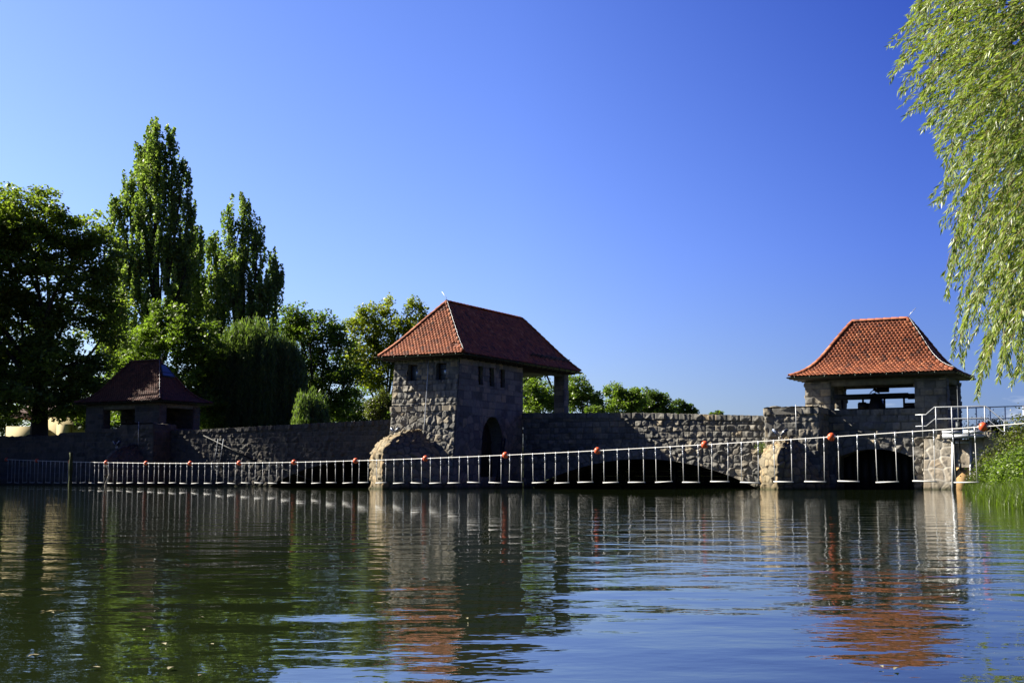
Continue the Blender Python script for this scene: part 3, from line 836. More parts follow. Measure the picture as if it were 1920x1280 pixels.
# ---- bridge spans ----------------------------------------------------------
TOPU = [-60, -35.6, -33.05, -32.95, -21.5, -13.9, -7.5, -3.1, 0.6, 3.3, 7.2, 13.7, 15, 60]
TOPZ = [3.14, 3.18, 3.18, 3.36, 3.36, 3.56, 3.69, 3.78, 3.86, 3.80, 3.72, 3.43, 3.4, 3.4]
def topz(u): return np.interp(u, TOPU, TOPZ)
def seg_arch(c, hs, rise, spring):
    R = (hs * hs + rise * rise) / (2 * rise)
    def sd(s, t):
        return np.hypot(s - c, t - (spring + rise - R)) - R + np.where(t < -5, 0, 0)
    def pts(n=40):
        out = []
        for i in range(n + 1):
            x = -hs + 2 * hs * i / n
            out.append((c + x, spring + rise - R + math.sqrt(R * R - x * x)))
        return out
    return sd, pts
def span(name, label, u0, u1, c, hs, rise, spring, seed, lab_deck, stone=M_STONE):
    th = thing(name, label, "bridge", W((u0 + u1) / 2, 2.5, 0))
    sd, pts = seg_arch(c, hs, rise, spring)
    b = Buf()
    panel(b, W(0, 0, 0), BU, UP, -AV, u0, u1, -0.3, 3.9, seed, 0.036, keep=sd, top=topz, tcourse=2.25, row=(0.24, 0.36), wid=(0.2, 0.56), coping=0.30, cell=(0.42, 0.34))
    pp = [p for p in pts() if u0 <= p[0] <= u1]
    reveal(b, [W(x, -0.06, z) for x, z in pp], AV * 5.36)
    # coping top and inner face of the near parapet
    us = np.linspace(u0, u1, int((u1 - u0) / 0.1)); 
    for v_a, v_b in ((0.0, 0.45), (5.3, 5.75)):
        V = []; 
        hh = 0.03 * np.random.RandomState(seed).rand(len(us))
        for vv in (v_a - 0.03, (v_a + v_b) / 2, v_b): V.append(np.stack([us, np.full_like(us, vv), topz(us) + hh * (0.4 if vv != (v_a + v_b) / 2 else 1.2)], -1))
        V = np.concatenate(V); n = len(us)
        f = [(k * n + i, k * n + i + 1, (k + 1) * n + i + 1, (k + 1) * n + i) for k in range(2) for i in range(n - 1)]
        b.add(WA(V), f, tone=0.4 + 0.3 * np.sin(V[:, 0] * 5), mortar=0)
        for vv in ((v_b,) if v_a == 0 else (v_a, v_b)):
            V = np.concatenate([np.stack([us, np.full_like(us, vv), np.full_like(us, 0.0 if vv > 5.6 else 2.8)], -1), np.stack([us, np.full_like(us, vv), topz(us)], -1)])
            b.add(WA(V), [(i, i + 1, n + i + 1, n + i) for i in range(n - 1)], tone=0.3, mortar=0) if vv < 5.6 else None
    panel(b, W(0, 5.75, 0), BU, UP, AV, u0, u1, -0.3, 3.9, seed + 3, 0.12, keep=sd, top=topz)
    b.build("wall", stone, th)
    d = Buf(); d.ubox(u0, u1, 0.47, 5.28, 2.70, 2.86); d.build("deck", M_ASPHALT, th)
    return th
span("stone_bridge", "low arched granite bridge span with sunlit right half, between tower and right pavilion", 0.66, 14.1, 7.25, 6.35, 1.62, -0.18, 61, "")
span("stone_bridge", "long shaded granite bridge span left of the middle tower, its coping rising to the tower", -23.6, -3.15, -9.9, 6.35, 1.62, -0.18, 71, "", M_STONE_SHADE)

# dark plank screens added to close the arches, standing in for deep shade
for nm, lb, c, hs in (("arch_screen", "dark plank screen standing in for the shade under the right bridge arch", 7.25, 6.3), ("arch_screen", "dark plank screen standing in for the shade under the left bridge arch", -9.9, 6.3)):
    t = thing(nm, lb, "screen", W(c, 4.6, 0), "dark screens under the arches")
    g = Buf()
    for k in range(8): g.ubox(c - hs, c + hs, 4.5, 4.6, -0.4 + k * 0.25, -0.4 + k * 0.25 + 0.249)
    g.build("dark_panel", M_DARKWOOD, t)
    for k in range(5):
        g = Buf(); g.ubox(c - hs + 0.2 + k * 3.05, c - hs + 0.36 + k * 3.05, 4.34, 4.49, -0.4, 1.5); g.build("upright", M_STEEL_D, t)

# ---- pavilions ---------------------------------------------------------------
def lamp_pair(u, v, z, label, k=1.0):
    t = thing("floodlight", label, "floodlight", W(u, v, z), "floodlight pairs on the pier noses")
    for s_ in (-1, 1):
        ax = BU * s_ * 0.70 + UP * 0.74; ax = ax / np.linalg.norm(ax)
        nn = np.cross(ax, AV); 
        h = Buf(); c = W(u, v, z) + BU * s_ * 0.20 * k + UP * 0.36 * k
        h.box(c, (0.40 * k, 0.24 * k, 0.08 * k), (ax, AV, nn)); ho = h.build("lamp_housing", M_LAMP, t)
        r = Buf(); side = nn * (1 if nn[2] > 0 else -1)
        r.box(c + side * 0.045 * k - AV * 0.12 * k, (0.42 * k, 0.02, 0.02), (ax, AV, side)); r.box(c + side * 0.045 * k + AV * 0.12 * k, (0.42 * k, 0.02, 0.02), (ax, AV, side)); r.box(c + side * 0.045 * k + ax * 0.20 * k, (0.02, 0.22 * k, 0.02), (ax, AV, side))
        r.build("rim", M_LAMPF, ho)
        g = Buf(); g.tube([W(u + s_ * 0.05 * k, v, z - 0.1), c - ax * 0.2 * k], 0.018, 6); g.build("bracket", M_GALV, t)
lamp_pair(-2.45, -7.35, 2.55, "pair of blue floodlights forming a V on the middle tower's pier nose", 0.7)
lamp_pair(14.95, -1.95, 2.20, "pair of blue floodlights forming a V on the pier nose by the right pavilion")
lamp_pair(-26.1, -1.95, 2.28, "pair of blue floodlights forming a V below the left pavilion, in deep shade", 0.8)

def pavilion(name, label, u0, u1, v0, v1, bl, br, arch_c, stone, nose_mat, tilemat, seed, openL, openR, sill, cutlab=None):
    """u0..u1 roof eaves; bl..br pier block to the left/right"""
    th = thing(name, label, "gatehouse", W((u0 + u1) / 2, 1.85, 0))
    a0, a1 = u0 + 0.55, u1 - 0.5          # wall lines
    vb = v1 - 0.6
    b = Buf()
    has_arch = arch_c is not None
    if not has_arch: arch_c = -500.0
    sd, pts = seg_arch(arch_c, 1.72, 0.40, 1.42)
    def kd(s, t):
        box = rect_sd(s, t, arch_c - 1.72, arch_c + 1.72, -9, 1.45)
        arc_ = np.where(t > 1.40, sd(s, t), 9)
        return np.minimum(box, arc_)
    lim = (max(a0, min(bl, br)), a1) if bl < a0 + 1 else (a0, a1)
    wl = (br if br < (u0 + u1) / 2 else a0, a1 if br < (u0 + u1) / 2 else bl)
    panel(b, W(0, 0, 0), BU, UP, -AV, wl[0], wl[1], -0.3, sill, seed, 0.045, keep=kd, tcourse=2.3, row=(0.26, 0.38), wid=(0.3, 0.7), coping=0.26)
    if has_arch: reveal(b, [W(arch_c - 1.72, -0.06, -0.3)] + [W(x, -0.06, z) for x, z in pts(20)] + [W(arch_c + 1.72, -0.06, -0.3)], AV * 1.46)
    panel(b, W(a1, 0, 0), AV, UP, BU, 0, vb, 2.2 if a1 > 0 else -0.3, sill, seed + 2, 0.05, row=(0.26, 0.38), rough=0.7)
    panel(b, W(a0, 0, 0), AV, UP, -BU, 0, vb, -0.3, sill, seed + 3, 0.08)
    panel(b, W(0, vb, 0), BU, UP, AV, a0, a1, -0.3, sill, seed + 4, 0.1)
    b.ubox(a0 + 0.05, a1 - 0.05, 0.05, 0.5, 2.8, sill - 0.01, tone=0.3, mortar=0)
    b.ubox(a0 + 0.05, a1 - 0.05, vb - 0.5, vb - 0.05, 2.8, sill - 0.01, tone=0.3, mortar=0)
    # pier block
    stone_box(b, bl, br, -1.5, 0.3, -0.3, 3.42, seed + 5, 0.045, tcourse=-9, row=(0.24, 0.38), wid=(0.24, 0.6))
    stone_box(b, bl - 0.05, br + 0.05, -1.56, 0.35, 3.42, 3.70, seed + 9, 0.05, row=(0.9, 0.9), wid=(0.5, 0.9))
    b.build("wall", stone, th)
    # four corner pillars
    zt = 4.95
    pw_l, pw_r = openL - a0, a1 - openR
    for (x0, x1, y0, y1, sdd) in ((a0, openL, 0.0, 0.62, 1), (openR, a1, 0.0, 0.62, 2), (a0, a0 + 0.75 + 0.25, vb - 0.62, vb, 3), (openR - 0.45, a1, vb - 0.62, vb, 4)):
        p = Buf(); stone_box(p, x0, x1, y0, y1, sill, zt, seed + 20 + sdd * 6, 0.045, row=(0.26, 0.36), wid=(0.3, 0.62), rough=0.8)
        p.build("pillar", stone, th)
    bm = Buf()
    bm.ubox(a0 + 0.02, a1 - 0.02, 0.02, 0.5, zt - 0.20, zt + 0.12); bm.build("beam", M_BEAM, th)
    bm = Buf(); bm.ubox(a0 + 0.02, a1 - 0.02, vb - 0.5, vb - 0.02, zt - 0.14, zt + 0.12); bm.build("beam", M_BEAM, th)
    for x in (a0 + 0.02, a1 - 0.42):
        bm = Buf(); bm.ubox(x, x + 0.4, 0.52, vb - 0.52, zt - 0.14, zt + 0.12); bm.build("beam", M_BEAM, th)
    r = hip_roof(th, u0, u1, v0, v1, PROF_P, seed, tilemat)
    fl = Buf(); fl.ubox(a0 + 0.05, a1 - 0.05, 0.5, vb - 0.5, 2.7, 2.85); fl.build("floor", M_ASPHALT, th)
    for k in range(9 if has_arch else 0):
        sbd = Buf(); sbd.ubox(arch_c - 1.7 + k * 0.38, arch_c - 1.7 + k * 0.38 + 0.36, 1.25, 1.35, -0.4, 1.9); sbd.build("stop_board", M_DARKWOOD, th)
    lr = Buf()
    p = W((u0 + u1) / 2 + 1.35, 1.85, 7.98); lr.tube([p, p + UP * 0.12, p + UP * 0.42 + BU * 0.30], 0.012, 6); lr.build('lightning_rod', M_GALV, th); lr = Buf()
    tt, zz, arc, surf, corners = r[1]
    lr.tube([W(u1 - a, v0 + a, z + 0.15) for a, z in zip(tt[::4], zz[::4])], 0.008, 6)
    lr.build('hip_wire', M_GALV, th); lr = Buf()
    cx = (bl + br) / 2 + 0.25
    lr.tube([W(cx, -1.66, z) for z in (3.85, 3.0, 2.4)], 0.018, 6)
    lr.build("lightning_conductor", M_GALV, th)
    return th, r, (a0, a1, vb)

rp, rr_, (ra0, ra1, rvb) = pavilion("gate_pavilion", "sunlit open stone pavilion with bright orange red tiled roof, right of the bridge", 15.05, 22.47, -0.70, 4.3, 14.1, 16.62, 18.72, M_STONE, M_NOSE, M_TILE, 101, 16.80, 20.60, 3.62)
cutwater(rp, 15.36, 1.28, -1.5, 2.35, 1.1, 2.26, 55, M_NOSE)
lp, lr_, (la0, la1, lvb) = pavilion("gate_pavilion", "shaded open stone pavilion with dark brown tiled roof, left under the trees", -31.35, -24.1, -0.5, 4.25, -26.2, -23.6, None, M_STONE_SHADE, M_STONE_SHADE, M_TILE_SHADE, 141, -29.3, -26.6, 3.55)
cutwater(lp, -24.9, 1.30, -1.5, 2.5, 1.1, 2.40, 57, M_STONE_SHADE)
# skylight in the left pavilion's right slope
tt, zz, arc, surf, corners = lr_[1]
def on2(x, a, off): return WA(surf(corners[1], np.array([x]), np.array([a]), np.array([off])))[0]
sk = Buf()
for (xa, aa, xb_, ab_) in ((1.85, 2.35, 2.95, 2.35), (1.85, 3.25, 2.95, 3.25), (1.85, 2.35, 1.85, 3.25), (2.95, 2.35, 2.95, 3.25), (1.85, 2.62, 2.95, 2.62)):
    sk.bar(on2(xa, aa, 0.10), on2(xb_, ab_, 0.10), 0.06, 0.10)
sko = sk.build("skylight", M_STEEL_D, lr_[0])
tag(sko, "blue glazed skylight")
def sky_glass():
    m, t, b_, o = mat("skylight glass")
    b_.inputs["Base Color"].default_value = (0.10, 0.16, 0.30, 1); b_.inputs["Roughness"].default_value = 0.08; b_.inputs["Specular IOR Level"].default_value = 1.0
    return m
gl = Buf(); gl.add([on2(1.87, 2.37, 0.13), on2(2.93, 2.37, 0.13), on2(2.93, 3.23, 0.13), on2(1.87, 3.23, 0.13)], [(0, 1, 2, 3)])
glo = gl.build("pane", sky_glass(), lr_[0])

# winch machinery inside the right pavilion
def winch(u_c, label, s=1.0):
    t = thing("gate_winch", label, "winch", W(u_c, 1.9, 2.85), "iron gate winches inside the pavilions")
    m = Buf(); m.ubox(u_c - 2.2, u_c + 1.35, 1.95, 2.12, 4.20, 4.46); m.build("beam", M_STEEL_D, t)
    m = Buf(); m.ubox(u_c - 2.4, u_c + 1.9, 1.85, 2.25, 3.56, 3.78); m.build("beam", M_STEEL_D, t)
    for x in (-1.75, -0.75, 0.25, 1.15):
        m = Buf(); m.tube([W(u_c + x, 2.03, 2.85), W(u_c + x, 2.03, 4.2)], 0.05, 8); m.build("post", M_MACH, t)
    m = Buf()
    V = [W(u_c + x, y, z) for y in (1.75, 2.3) for x, z in ((-0.62, 2.85), (0.35, 2.85), (0.22, 3.9), (0.12, 4.2), (-0.18, 4.5), (-0.34, 4.2), (-0.42, 3.9))]
    m.add(V, [tuple(range(7)), tuple(range(13, 6, -1))] + [(i, (i + 1) % 7, 7 + (i + 1) % 7, 7 + i)[::-1] for i in range(7)])
    m.build("gear_housing", M_MACH, t)
    m = Buf(); m.tube([W(u_c - 0.05, 1.9, 4.62), W(u_c + 0.50, 1.9, 4.62)], 0.115, 12); m.tube([W(u_c - 0.12, 1.9, 4.55), W(u_c - 0.05, 1.9, 4.66)], 0.16, 12); m.build("motor", M_MACH, t)
    m = Buf(); cc = W(u_c - 0.12, 1.7, 4.36); m.tube([cc + 0.24 * (BU * math.cos(a) + UP * math.sin(a)) for a in np.linspace(0, 2 * math.pi, 25)], 0.02, 6, False)
    for a in (0.3, 1.35, 2.4): m.tube([cc - 0.24 * (BU * math.cos(a) + UP * math.sin(a)), cc + 0.24 * (BU * math.cos(a) + UP * math.sin(a))], 0.014, 5)
    m.build("handwheel", M_MACH, t)
    m = Buf(); m.ubox(u_c - 0.95, u_c - 0.45, 1.8, 2.2, 3.75, 4.02); m.tube([W(u_c - 0.95, 2.0, 3.98), W(u_c - 0.6, 2.0, 3.98)], 0.10, 10); m.build("gearbox", M_MACH, t)
    m = Buf(); m.ubox(u_c + 1.15, u_c + 1.7, 1.8, 2.2, 3.72, 3.98); m.ubox(u_c + 1.35, u_c + 1.62, 1.9, 2.15, 4.16, 4.42); m.build("bearing_block", M_MACH, t)
    return t
winch(18.55, "black iron winch and shaft beams silhouetted in the right pavilion's opening")
winch(-27.6, "black iron winch in shadow inside the left pavilion")

# ---- left retaining wall, steps and pale right wall -----------------------------
t = thing("retaining_wall", "dark stepped granite quay wall at the left edge under the big tree", "wall", W(-40, 0, 0))
b = Buf()
panel(b, W(0, 0, 0), BU, UP, -AV, -62, -30.8, -0.3, 3.3, 201, 0.07, top=topz, tcourse=-9, row=(0.28, 0.42), wid=(0.3, 0.8), coping=0.28, rough=0.8)
panel(b, W(0, 0, 3.16), BU, AV, UP, -62, -30.8, 0.0, 0.6, 203, 0.1)
b.build("wall", M_STONE_SHADE, t)
t = thing("retaining_wall", "pale polygonal granite bank wall with light joints, right of the dark sluice arch", "wall", W(23, -0.2, 0))
b = Buf()
EP = UP + AV * 0.22
def pale(u0_, u1_, sd_): panel(b, W(0, -0.70, 0), BU, EP, -AV, u0_, u1_, -0.3, 2.24, sd_, 0.03, tcourse=99, rough=0.4, cell=(0.52, 0.46), pw=0.05)
pale(20.98, 22.25, 211); pale(22.98, 24.6, 212)
panel(b, W(0, -0.66, 0), BU, EP, -AV, 22.2, 23.02, 0.9, 2.2, 213, 0.05, tcourse=99, rough=0.5)
panel(b, W(20.98, 0, 0), AV, UP, -BU, -0.75, 0.05, -0.3, 2.24, 214, 0.05, keep=lambda s, t: s + 0.70 - 0.22 * t)
panel(b, W(22.25, 0, 0), AV, UP, BU, -0.75, 0.12, -0.3, 2.24, 215, 0.05, rough=0.3, keep=lambda s, t: s + 0.70 - 0.22 * t)
panel(b, W(22.98, 0, 0), AV, UP, -BU, -0.75, 0.12, -0.3, 2.24, 216, 0.05, rough=0.3, keep=lambda s, t: s + 0.70 - 0.22 * t)
panel(b, W(0, 0, 2.24), BU, AV, UP, 20.98, 24.6, -0.22, 0.5, 217, 0.06)
stone_box(b, 21.55, 21.75, -0.28, 0.1, 2.24, 2.42, 218, 0.05)
stone_box(b, 23.50, 23.95, -0.30, 0.3, 1.3, 2.50, 219, 0.05)
b.build("wall", M_PALE, t)

t = thing("sluice_gate", "small steel sluice gate with tall spindle set in the pale bank wall", "sluice gate", W(22.6, -0.3, 0))
LU = (UP + AV * 0.22) / 1.024; LN = -(AV - UP * 0.22) / 1.024
def lean_box(g, u0_, u1_, out0, out1, z0, z1):
    zc = (z0 + z1) / 2
    g.box(W((u0_ + u1_) / 2, -0.70 + 0.22 * zc, zc) + LN * (out0 + out1) / 2, (u1_ - u0_, out1 - out0, (z1 - z0) * 1.024), (BU, LN, LU))
for u_ in (22.18, 22.93):
    g = Buf(); lean_box(g, u_, u_ + 0.09, -0.05, 0.10, -0.3, 2.2); g.build("guide_rail", M_GALV, t)
g = Buf(); lean_box(g, 22.27, 22.93, 0.02, 0.09, 2.0, 2.1); g.build("cross_bar", M_GALV, t)
g = Buf(); g.box(W(22.605, -0.72 + 0.22 * 0.33, 0.33), (0.66, 0.08, 1.3), (BU, -(AV - UP * 0.22) / 1.024, (UP + AV * 0.22) / 1.024)); g.build("gate_plate", M_OCHRE, t)
g = Buf(); g.tube([W(22.55, -0.62, 0.85), W(22.55, -0.62, 4.6)], 0.028, 8); g.tube([W(22.55, -0.62, 0.85), W(22.55, -0.62, 1.15)], 0.06, 8); g.build("spindle", M_STEEL_D, t)
g = Buf(); g.tube([W(22.34, -0.62, 0.4), W(22.34, -0.62, 2.2)], 0.035, 8); g.tube([W(22.78, -0.2, 0.9), W(22.78, -0.2, 2.1)], 0.02, 6); g.build("lift_rod", M_STEEL_D, t)
g = Buf(); g.tube([W(22.55, -0.62, 2.45), W(22.55, -0.62, 2.95)], 0.14, 10); g.tube([W(22.55, -0.62, 2.95), W(22.55, -0.62, 3.05)], 0.05, 8)
g.tube([W(22.40, -0.62, 3.10), W(22.70, -0.62, 3.02)], 0.05, 8); g.build("gearbox", M_STEEL_D, t)

# steel service platform with railings
t = thing("service_platform", "galvanised steel service platform with pipe railings above the small sluice gate", "platform", W(22.8, -0.8, 2.3))
VP1, VP0 = -1.05, 0.05
g = Buf(); g.ubox(21.92, 23.65, VP1, VP0, 2.30, 2.36); g.build("deck", M_GALV, t)
g = Buf(); g.ubox(21.92, 23.65, VP1 - 0.03, VP1, 2.24, 2.40); g.build('toe_board', M_GALV, t); g = Buf(); g.ubox(21.92, 22.72, VP1 - 0.035, VP1 - 0.005, 2.415, 2.56); g.build('toe_board', M_GALV, t); g = Buf(); g.ubox(22.80, 23.65, VP1 - 0.035, VP1 - 0.005, 2.415, 2.56); g.build("toe_board", M_GALV, t)
def rail(pts, r=0.024):
    g = Buf(); g.tube([W(*p) for p in pts], r, 8); g.build("rail", M_GALV, t)
def post(u, v, z0, z1, r=0.026):
    g = Buf(); g.tube([W(u, v, z0), W(u, v, z1)], r, 8); g.build("post", M_GALV, t)
vf = VP1 - 0.02
rail([(20.80, vf, 3.28), (21.25, vf, 3.28), (21.62, vf, 3.60), (23.75, vf, 3.60), (24.45, vf, 2.95), (26.2, -1.6, 2.9), (29.5, -3.6, 2.75)])
rail([(20.80, vf, 2.78), (21.25, vf, 2.78), (21.62, vf, 3.08), (23.75, vf, 3.09), (24.4, vf, 2.5), (26.2, -1.6, 2.42), (29.5, -3.6, 2.2)], 0.02)
for u_, z0, z1 in ((21.10, 2.24, 3.28), (21.68, 2.3, 3.60), (22.35, 2.3, 3.60), (23.02, 2.3, 3.60), (23.72, 2.3, 3.60), (24.5, 1.6, 2.93)): post(u_, vf, z0, z1)
post(26.2, -1.6, 1.2, 2.9); post(20.92, VP0, 2.24, 3.28)
rail([(20.80, VP0, 3.26), (21.3, VP0, 3.26), (21.7, VP0, 3.58), (25.2, VP0, 3.62)])
rail([(21.7, VP0, 3.08), (25.2, VP0, 3.10)], 0.02)
for u_, z0 in ((21.72, 2.3), (22.4, 2.3), (23.2, 2.3), (23.78, 2.3), (24.4, 2.0), (25.15, 2.0)): post(u_, VP0, z0, 3.59 + 0.01 * (u_ - 22))

# left ladder and sloping pipe on the shaded wall
ladder("ladder", "blue grey steel ladder standing on the shaded wall right of the left pavilion", W(-19.9, -0.25, 0.1), W(-19.55, -0.12, 2.8), BU, 0.42, 14, plain("blue grey steel", (0.06, 0.075, 0.10), 0.5, 0.3))
b = Buf(); b.tube([W(-20.9, -0.12, 3.0), W(-16.6, -0.12, 1.35)], 0.045, 8)
tag(b.build("drain_pipe", M_DARKWOOD), "dark pipe sloping down the shaded wall beside the blue grey ladder", "pipe")
b = Buf(); b.tube([W(-14.9, -0.1, 1.0), W(-12.2, -0.1, 0.15)], 0.025, 8)
tag(b.build("handrail", M_DARKWOOD), "short dark handrail slanting to the water left of the tower pier", "handrail")

# ================================================================== THE HANGING BARRIER
FLX = [(1847, 800), (1561, 819), (1324, 833), (1126, 845), (953, 853.5), (804, 859), (671, 863), (556, 866), (452, 868), (360, 868.5), (277, 868), (201, 867), (130, 865), (68, 863), (11, 861)]
def rope_ground(x):
    Y = 1480.0 / (0.0131 * (x + 1300.0)); return (x - 960.0) / 2453.0 * Y, Y
P0 = np.array(rope_ground(1847)); P1 = np.array(rope_ground(11)); STEP = (P1 - P0) / 14.0; PITCH = np.linalg.norm(STEP)
def rope_xy(k): return P0 + STEP * k
kz = np.arange(15)
zr = []
for k, (x, y) in enumerate(FLX):
    Y = rope_xy(k)[1]; zr.append(at(x, y, Y)[2])
zr = np.array(zr)
coef = np.polyfit(kz, zr, 4)
def rope_z(k): return float(np.interp(k, [-3, -0.001, 0, 14, 17], [zr[0] + 0.75, np.polyval(coef, 0), np.polyval(coef, 0), np.polyval(coef, 14), np.polyval(coef, 14) + 0.55])) if (k < 0 or k > 14) else float(np.polyval(coef, k))
def rope_pt(k): x, y = rope_xy(k); return np.array([x, y, rope_z(k)])
b = Buf()
b.tube([rope_pt(k) for k in np.arange(-2.6, 16.7, 0.25)], 0.016, 8)
tag(b.build("barrier_rope", M_ROPE, None, True), "long white rope strung low across the whole river, carrying the bars and floats", "rope")
barx = [12, 340, 1000, 1120, 1600]; bary = [904.1, 905.3, 904.0, 904.0, 902.8]
def bar_z(k):
    X, Y = rope_xy(k); px = 960 + X / Y * 2453.0
    return at(px, np.interp(px, barx, bary), Y)[2]
LAND = ["the float over the grassy right bank", "the float right of the right pier nose", "the float before the sunlit bridge stones", "the float before the middle of the right arch",
        "the float right of the tower door", "the float before the tower's pier", "the float just left of the tower's pier nose", "the float near the left arch's middle",
        "the float where the left arch begins", "the float right of the blue grey ladder", "the float below the left pavilion's corner", "the float over the crooked pale post",
        "the float beside the mossy post", "the float below the big tree trunk", "the leftmost float"]
FLAB = ["large orange float at the right, hanging before the grassy bank", "orange float on the rope just right of the right pier nose", "orange float on the rope before the sunlit bridge stones",
        "orange float before the middle of the right bridge arch", "orange float right of the tower's arched door, above the water", "orange float before the tower's pier",
        "orange float just left of the tower's rounded pier nose", "orange float before the middle of the left bridge arch", "orange float before the left end of the left arch",
        "orange float right of the blue grey ladder", "orange float below the right corner of the left pavilion", "orange float directly over the crooked pale post",
        "orange float beside the top of the mossy post", "small orange float below the trunk of the big dark tree", "leftmost small orange float at the photo's edge"]
rnd = random.Random(4)
for k in range(15):
    p = rope_pt(k)
    t = thing("rope_float", FLAB[k], "float", p, "orange floats on the barrier rope")
    g = Buf(); g.ball(p + np.array([0, 0, 0.0]), 0.122, 18, 12, (1.0, 1.0, 1.05)); fo = g.build("float_body", M_FLOAT, t, True)
    d = np.array([*(-STEP / PITCH), 0.0])
    for s_ in (-1, 1): g = Buf(); g.tube([p + d * s_ * 0.108, p + d * s_ * 0.155], [0.045, 0.028], 10); g.build("collar", M_WHITE, t)
ORD = ["first", "second", "third", "fourth"]
def swing(k, label):
    wd = 0.66 / PITCH
    kc = k + rnd.uniform(-0.01, 0.01)
    a, c = rope_pt(kc - wd / 2), rope_pt(kc + wd / 2)
    t = thing("hanging_bar", label, "hanging bar", ((a + c) / 2), "white bars hanging from the barrier rope")
    zb = bar_z(kc) + rnd.uniform(-0.02, 0.02); tilt = rnd.uniform(-0.03, 0.03); sw = rnd.uniform(-0.03, 0.03)
    dirv = np.array([*STEP, 0]) / PITCH
    g = Buf(); e0 = np.array([a[0], a[1], zb - tilt / 2]) + dirv * sw; e1 = np.array([c[0], c[1], zb + tilt / 2]) + dirv * (sw + rnd.uniform(-0.02, 0.02))
    g.tube([e0 - dirv * 0.05, e1 + dirv * 0.05], 0.020, 8); g.build("crossbar", M_WHITE, t)
    for p, q in ((a, e0), (c, e1)):
        h = Buf(); L = p[2] - q[2]
        m = p + (q - p) * min(0.32, 0.42 / L)
        h.tube([m, q], 0.0125, 6); ho = h.build("hanger_rod", M_WHITE, t)
        s_ = Buf(); mm = p + (q - p) * min(0.15, 0.2 / L)
        s_.tube([p + UP * 0.03, mm], 0.020, 6); s_.tube([mm + (q - p) / L * -0.02, m], 0.0165, 6); s_.ball(mm, 0.032, 8, 6); s_.build("shackle", M_GALV, ho)
for k in range(14):
    for j in range(4):
        kk = k + (j + 0.5) / 4.0
        if j < 2: lab = "%s white bar hanging left of %s" % (ORD[j], LAND[k])
        else: lab = "%s white bar hanging right of %s" % (ORD[3 - j], LAND[k + 1])
        swing(kk, lab)
swing(14.125, "white hanging bar to the left of the leftmost float, cut by the photo's edge")
# posts in the water
def post_thing(name, px, py, Y, r, m, lab, bend=0.0):
    X = (px - 960) / 2453.0 * Y; top = at(px, py, Y)[2]; rs = random.Random(px)
    pts = [np.array([X + bend * math.sin(i * 1.3) * 0.1 + bend * 0.02 * i, Y, -0.8 + (top + 0.8) * i / 9]) for i in range(10)]
    g = Buf(); g.tube(pts, [r * rs.uniform(0.75, 1.2) for _ in pts], 10)
    return tag(g.build(name, m, None, True), lab, "post")
post_thing("mooring_post", 132, 848, 77.0, 0.10, M_MOSS, "upright moss covered timber post standing in the water at the left")
post_thing("mooring_post", 199, 866, 76.0, 0.085, M_BIRCH, "crooked pale peeling post in the water below the left pavilion", 1.0)

# ================================================================== TREES
def leaf_quads(buf, C, l, wd, rs, tone, up=0.5, dirs=None, dspread=0.5):
    n = len(C)
    nrm = rs.normal(size=(n, 3)); nrm[:, 2] = np.abs(nrm[:, 2]) + up; nrm /= np.linalg.norm(nrm, axis=1, keepdims=True)
    if dirs is None: a = rs.normal(size=(n, 3))
    else: a = dirs + rs.normal(size=(n, 3)) * dspread
    a -= nrm * np.sum(a * nrm, axis=1, keepdims=True) if dirs is None else 0
    a /= np.linalg.norm(a, axis=1, keepdims=True) + 1e-9
    b_ = np.cross(nrm, a); b_ /= np.linalg.norm(b_, axis=1, keepdims=True) + 1e-9
    sc = rs.uniform(0.7, 1.25, (n, 1))
    l_ = l * sc / 2; w_ = wd * sc / 2
    V = np.stack([C - a * l_, C + b_ * w_ - a * l_ * 0.1, C + a * l_, C - b_ * w_ - a * l_ * 0.1], 1).reshape(-1, 3)
    f = np.arange(4 * n).reshape(n, 4)
    buf.add(V, f, tone=np.repeat(np.clip(tone, 0, 1), 4))
def limb(buf, p, q, r0, r1, rs, sag=0.1, n=6):
    p, q = np.asarray(p, float), np.asarray(q, float); L = np.linalg.norm(q - p)
    pts = []; off = rs.normal(size=3) * L * 0.06
    for i in range(n + 1):
        s_ = i / n
        pts.append(p + (q - p) * s_ + off * math.sin(math.pi * s_) + UP * (sag * L * math.sin(math.pi * s_) * 0.5))
    buf.tube(pts, [r0 + (r1 - r0) * i / n for i in range(n + 1)], 7, False)
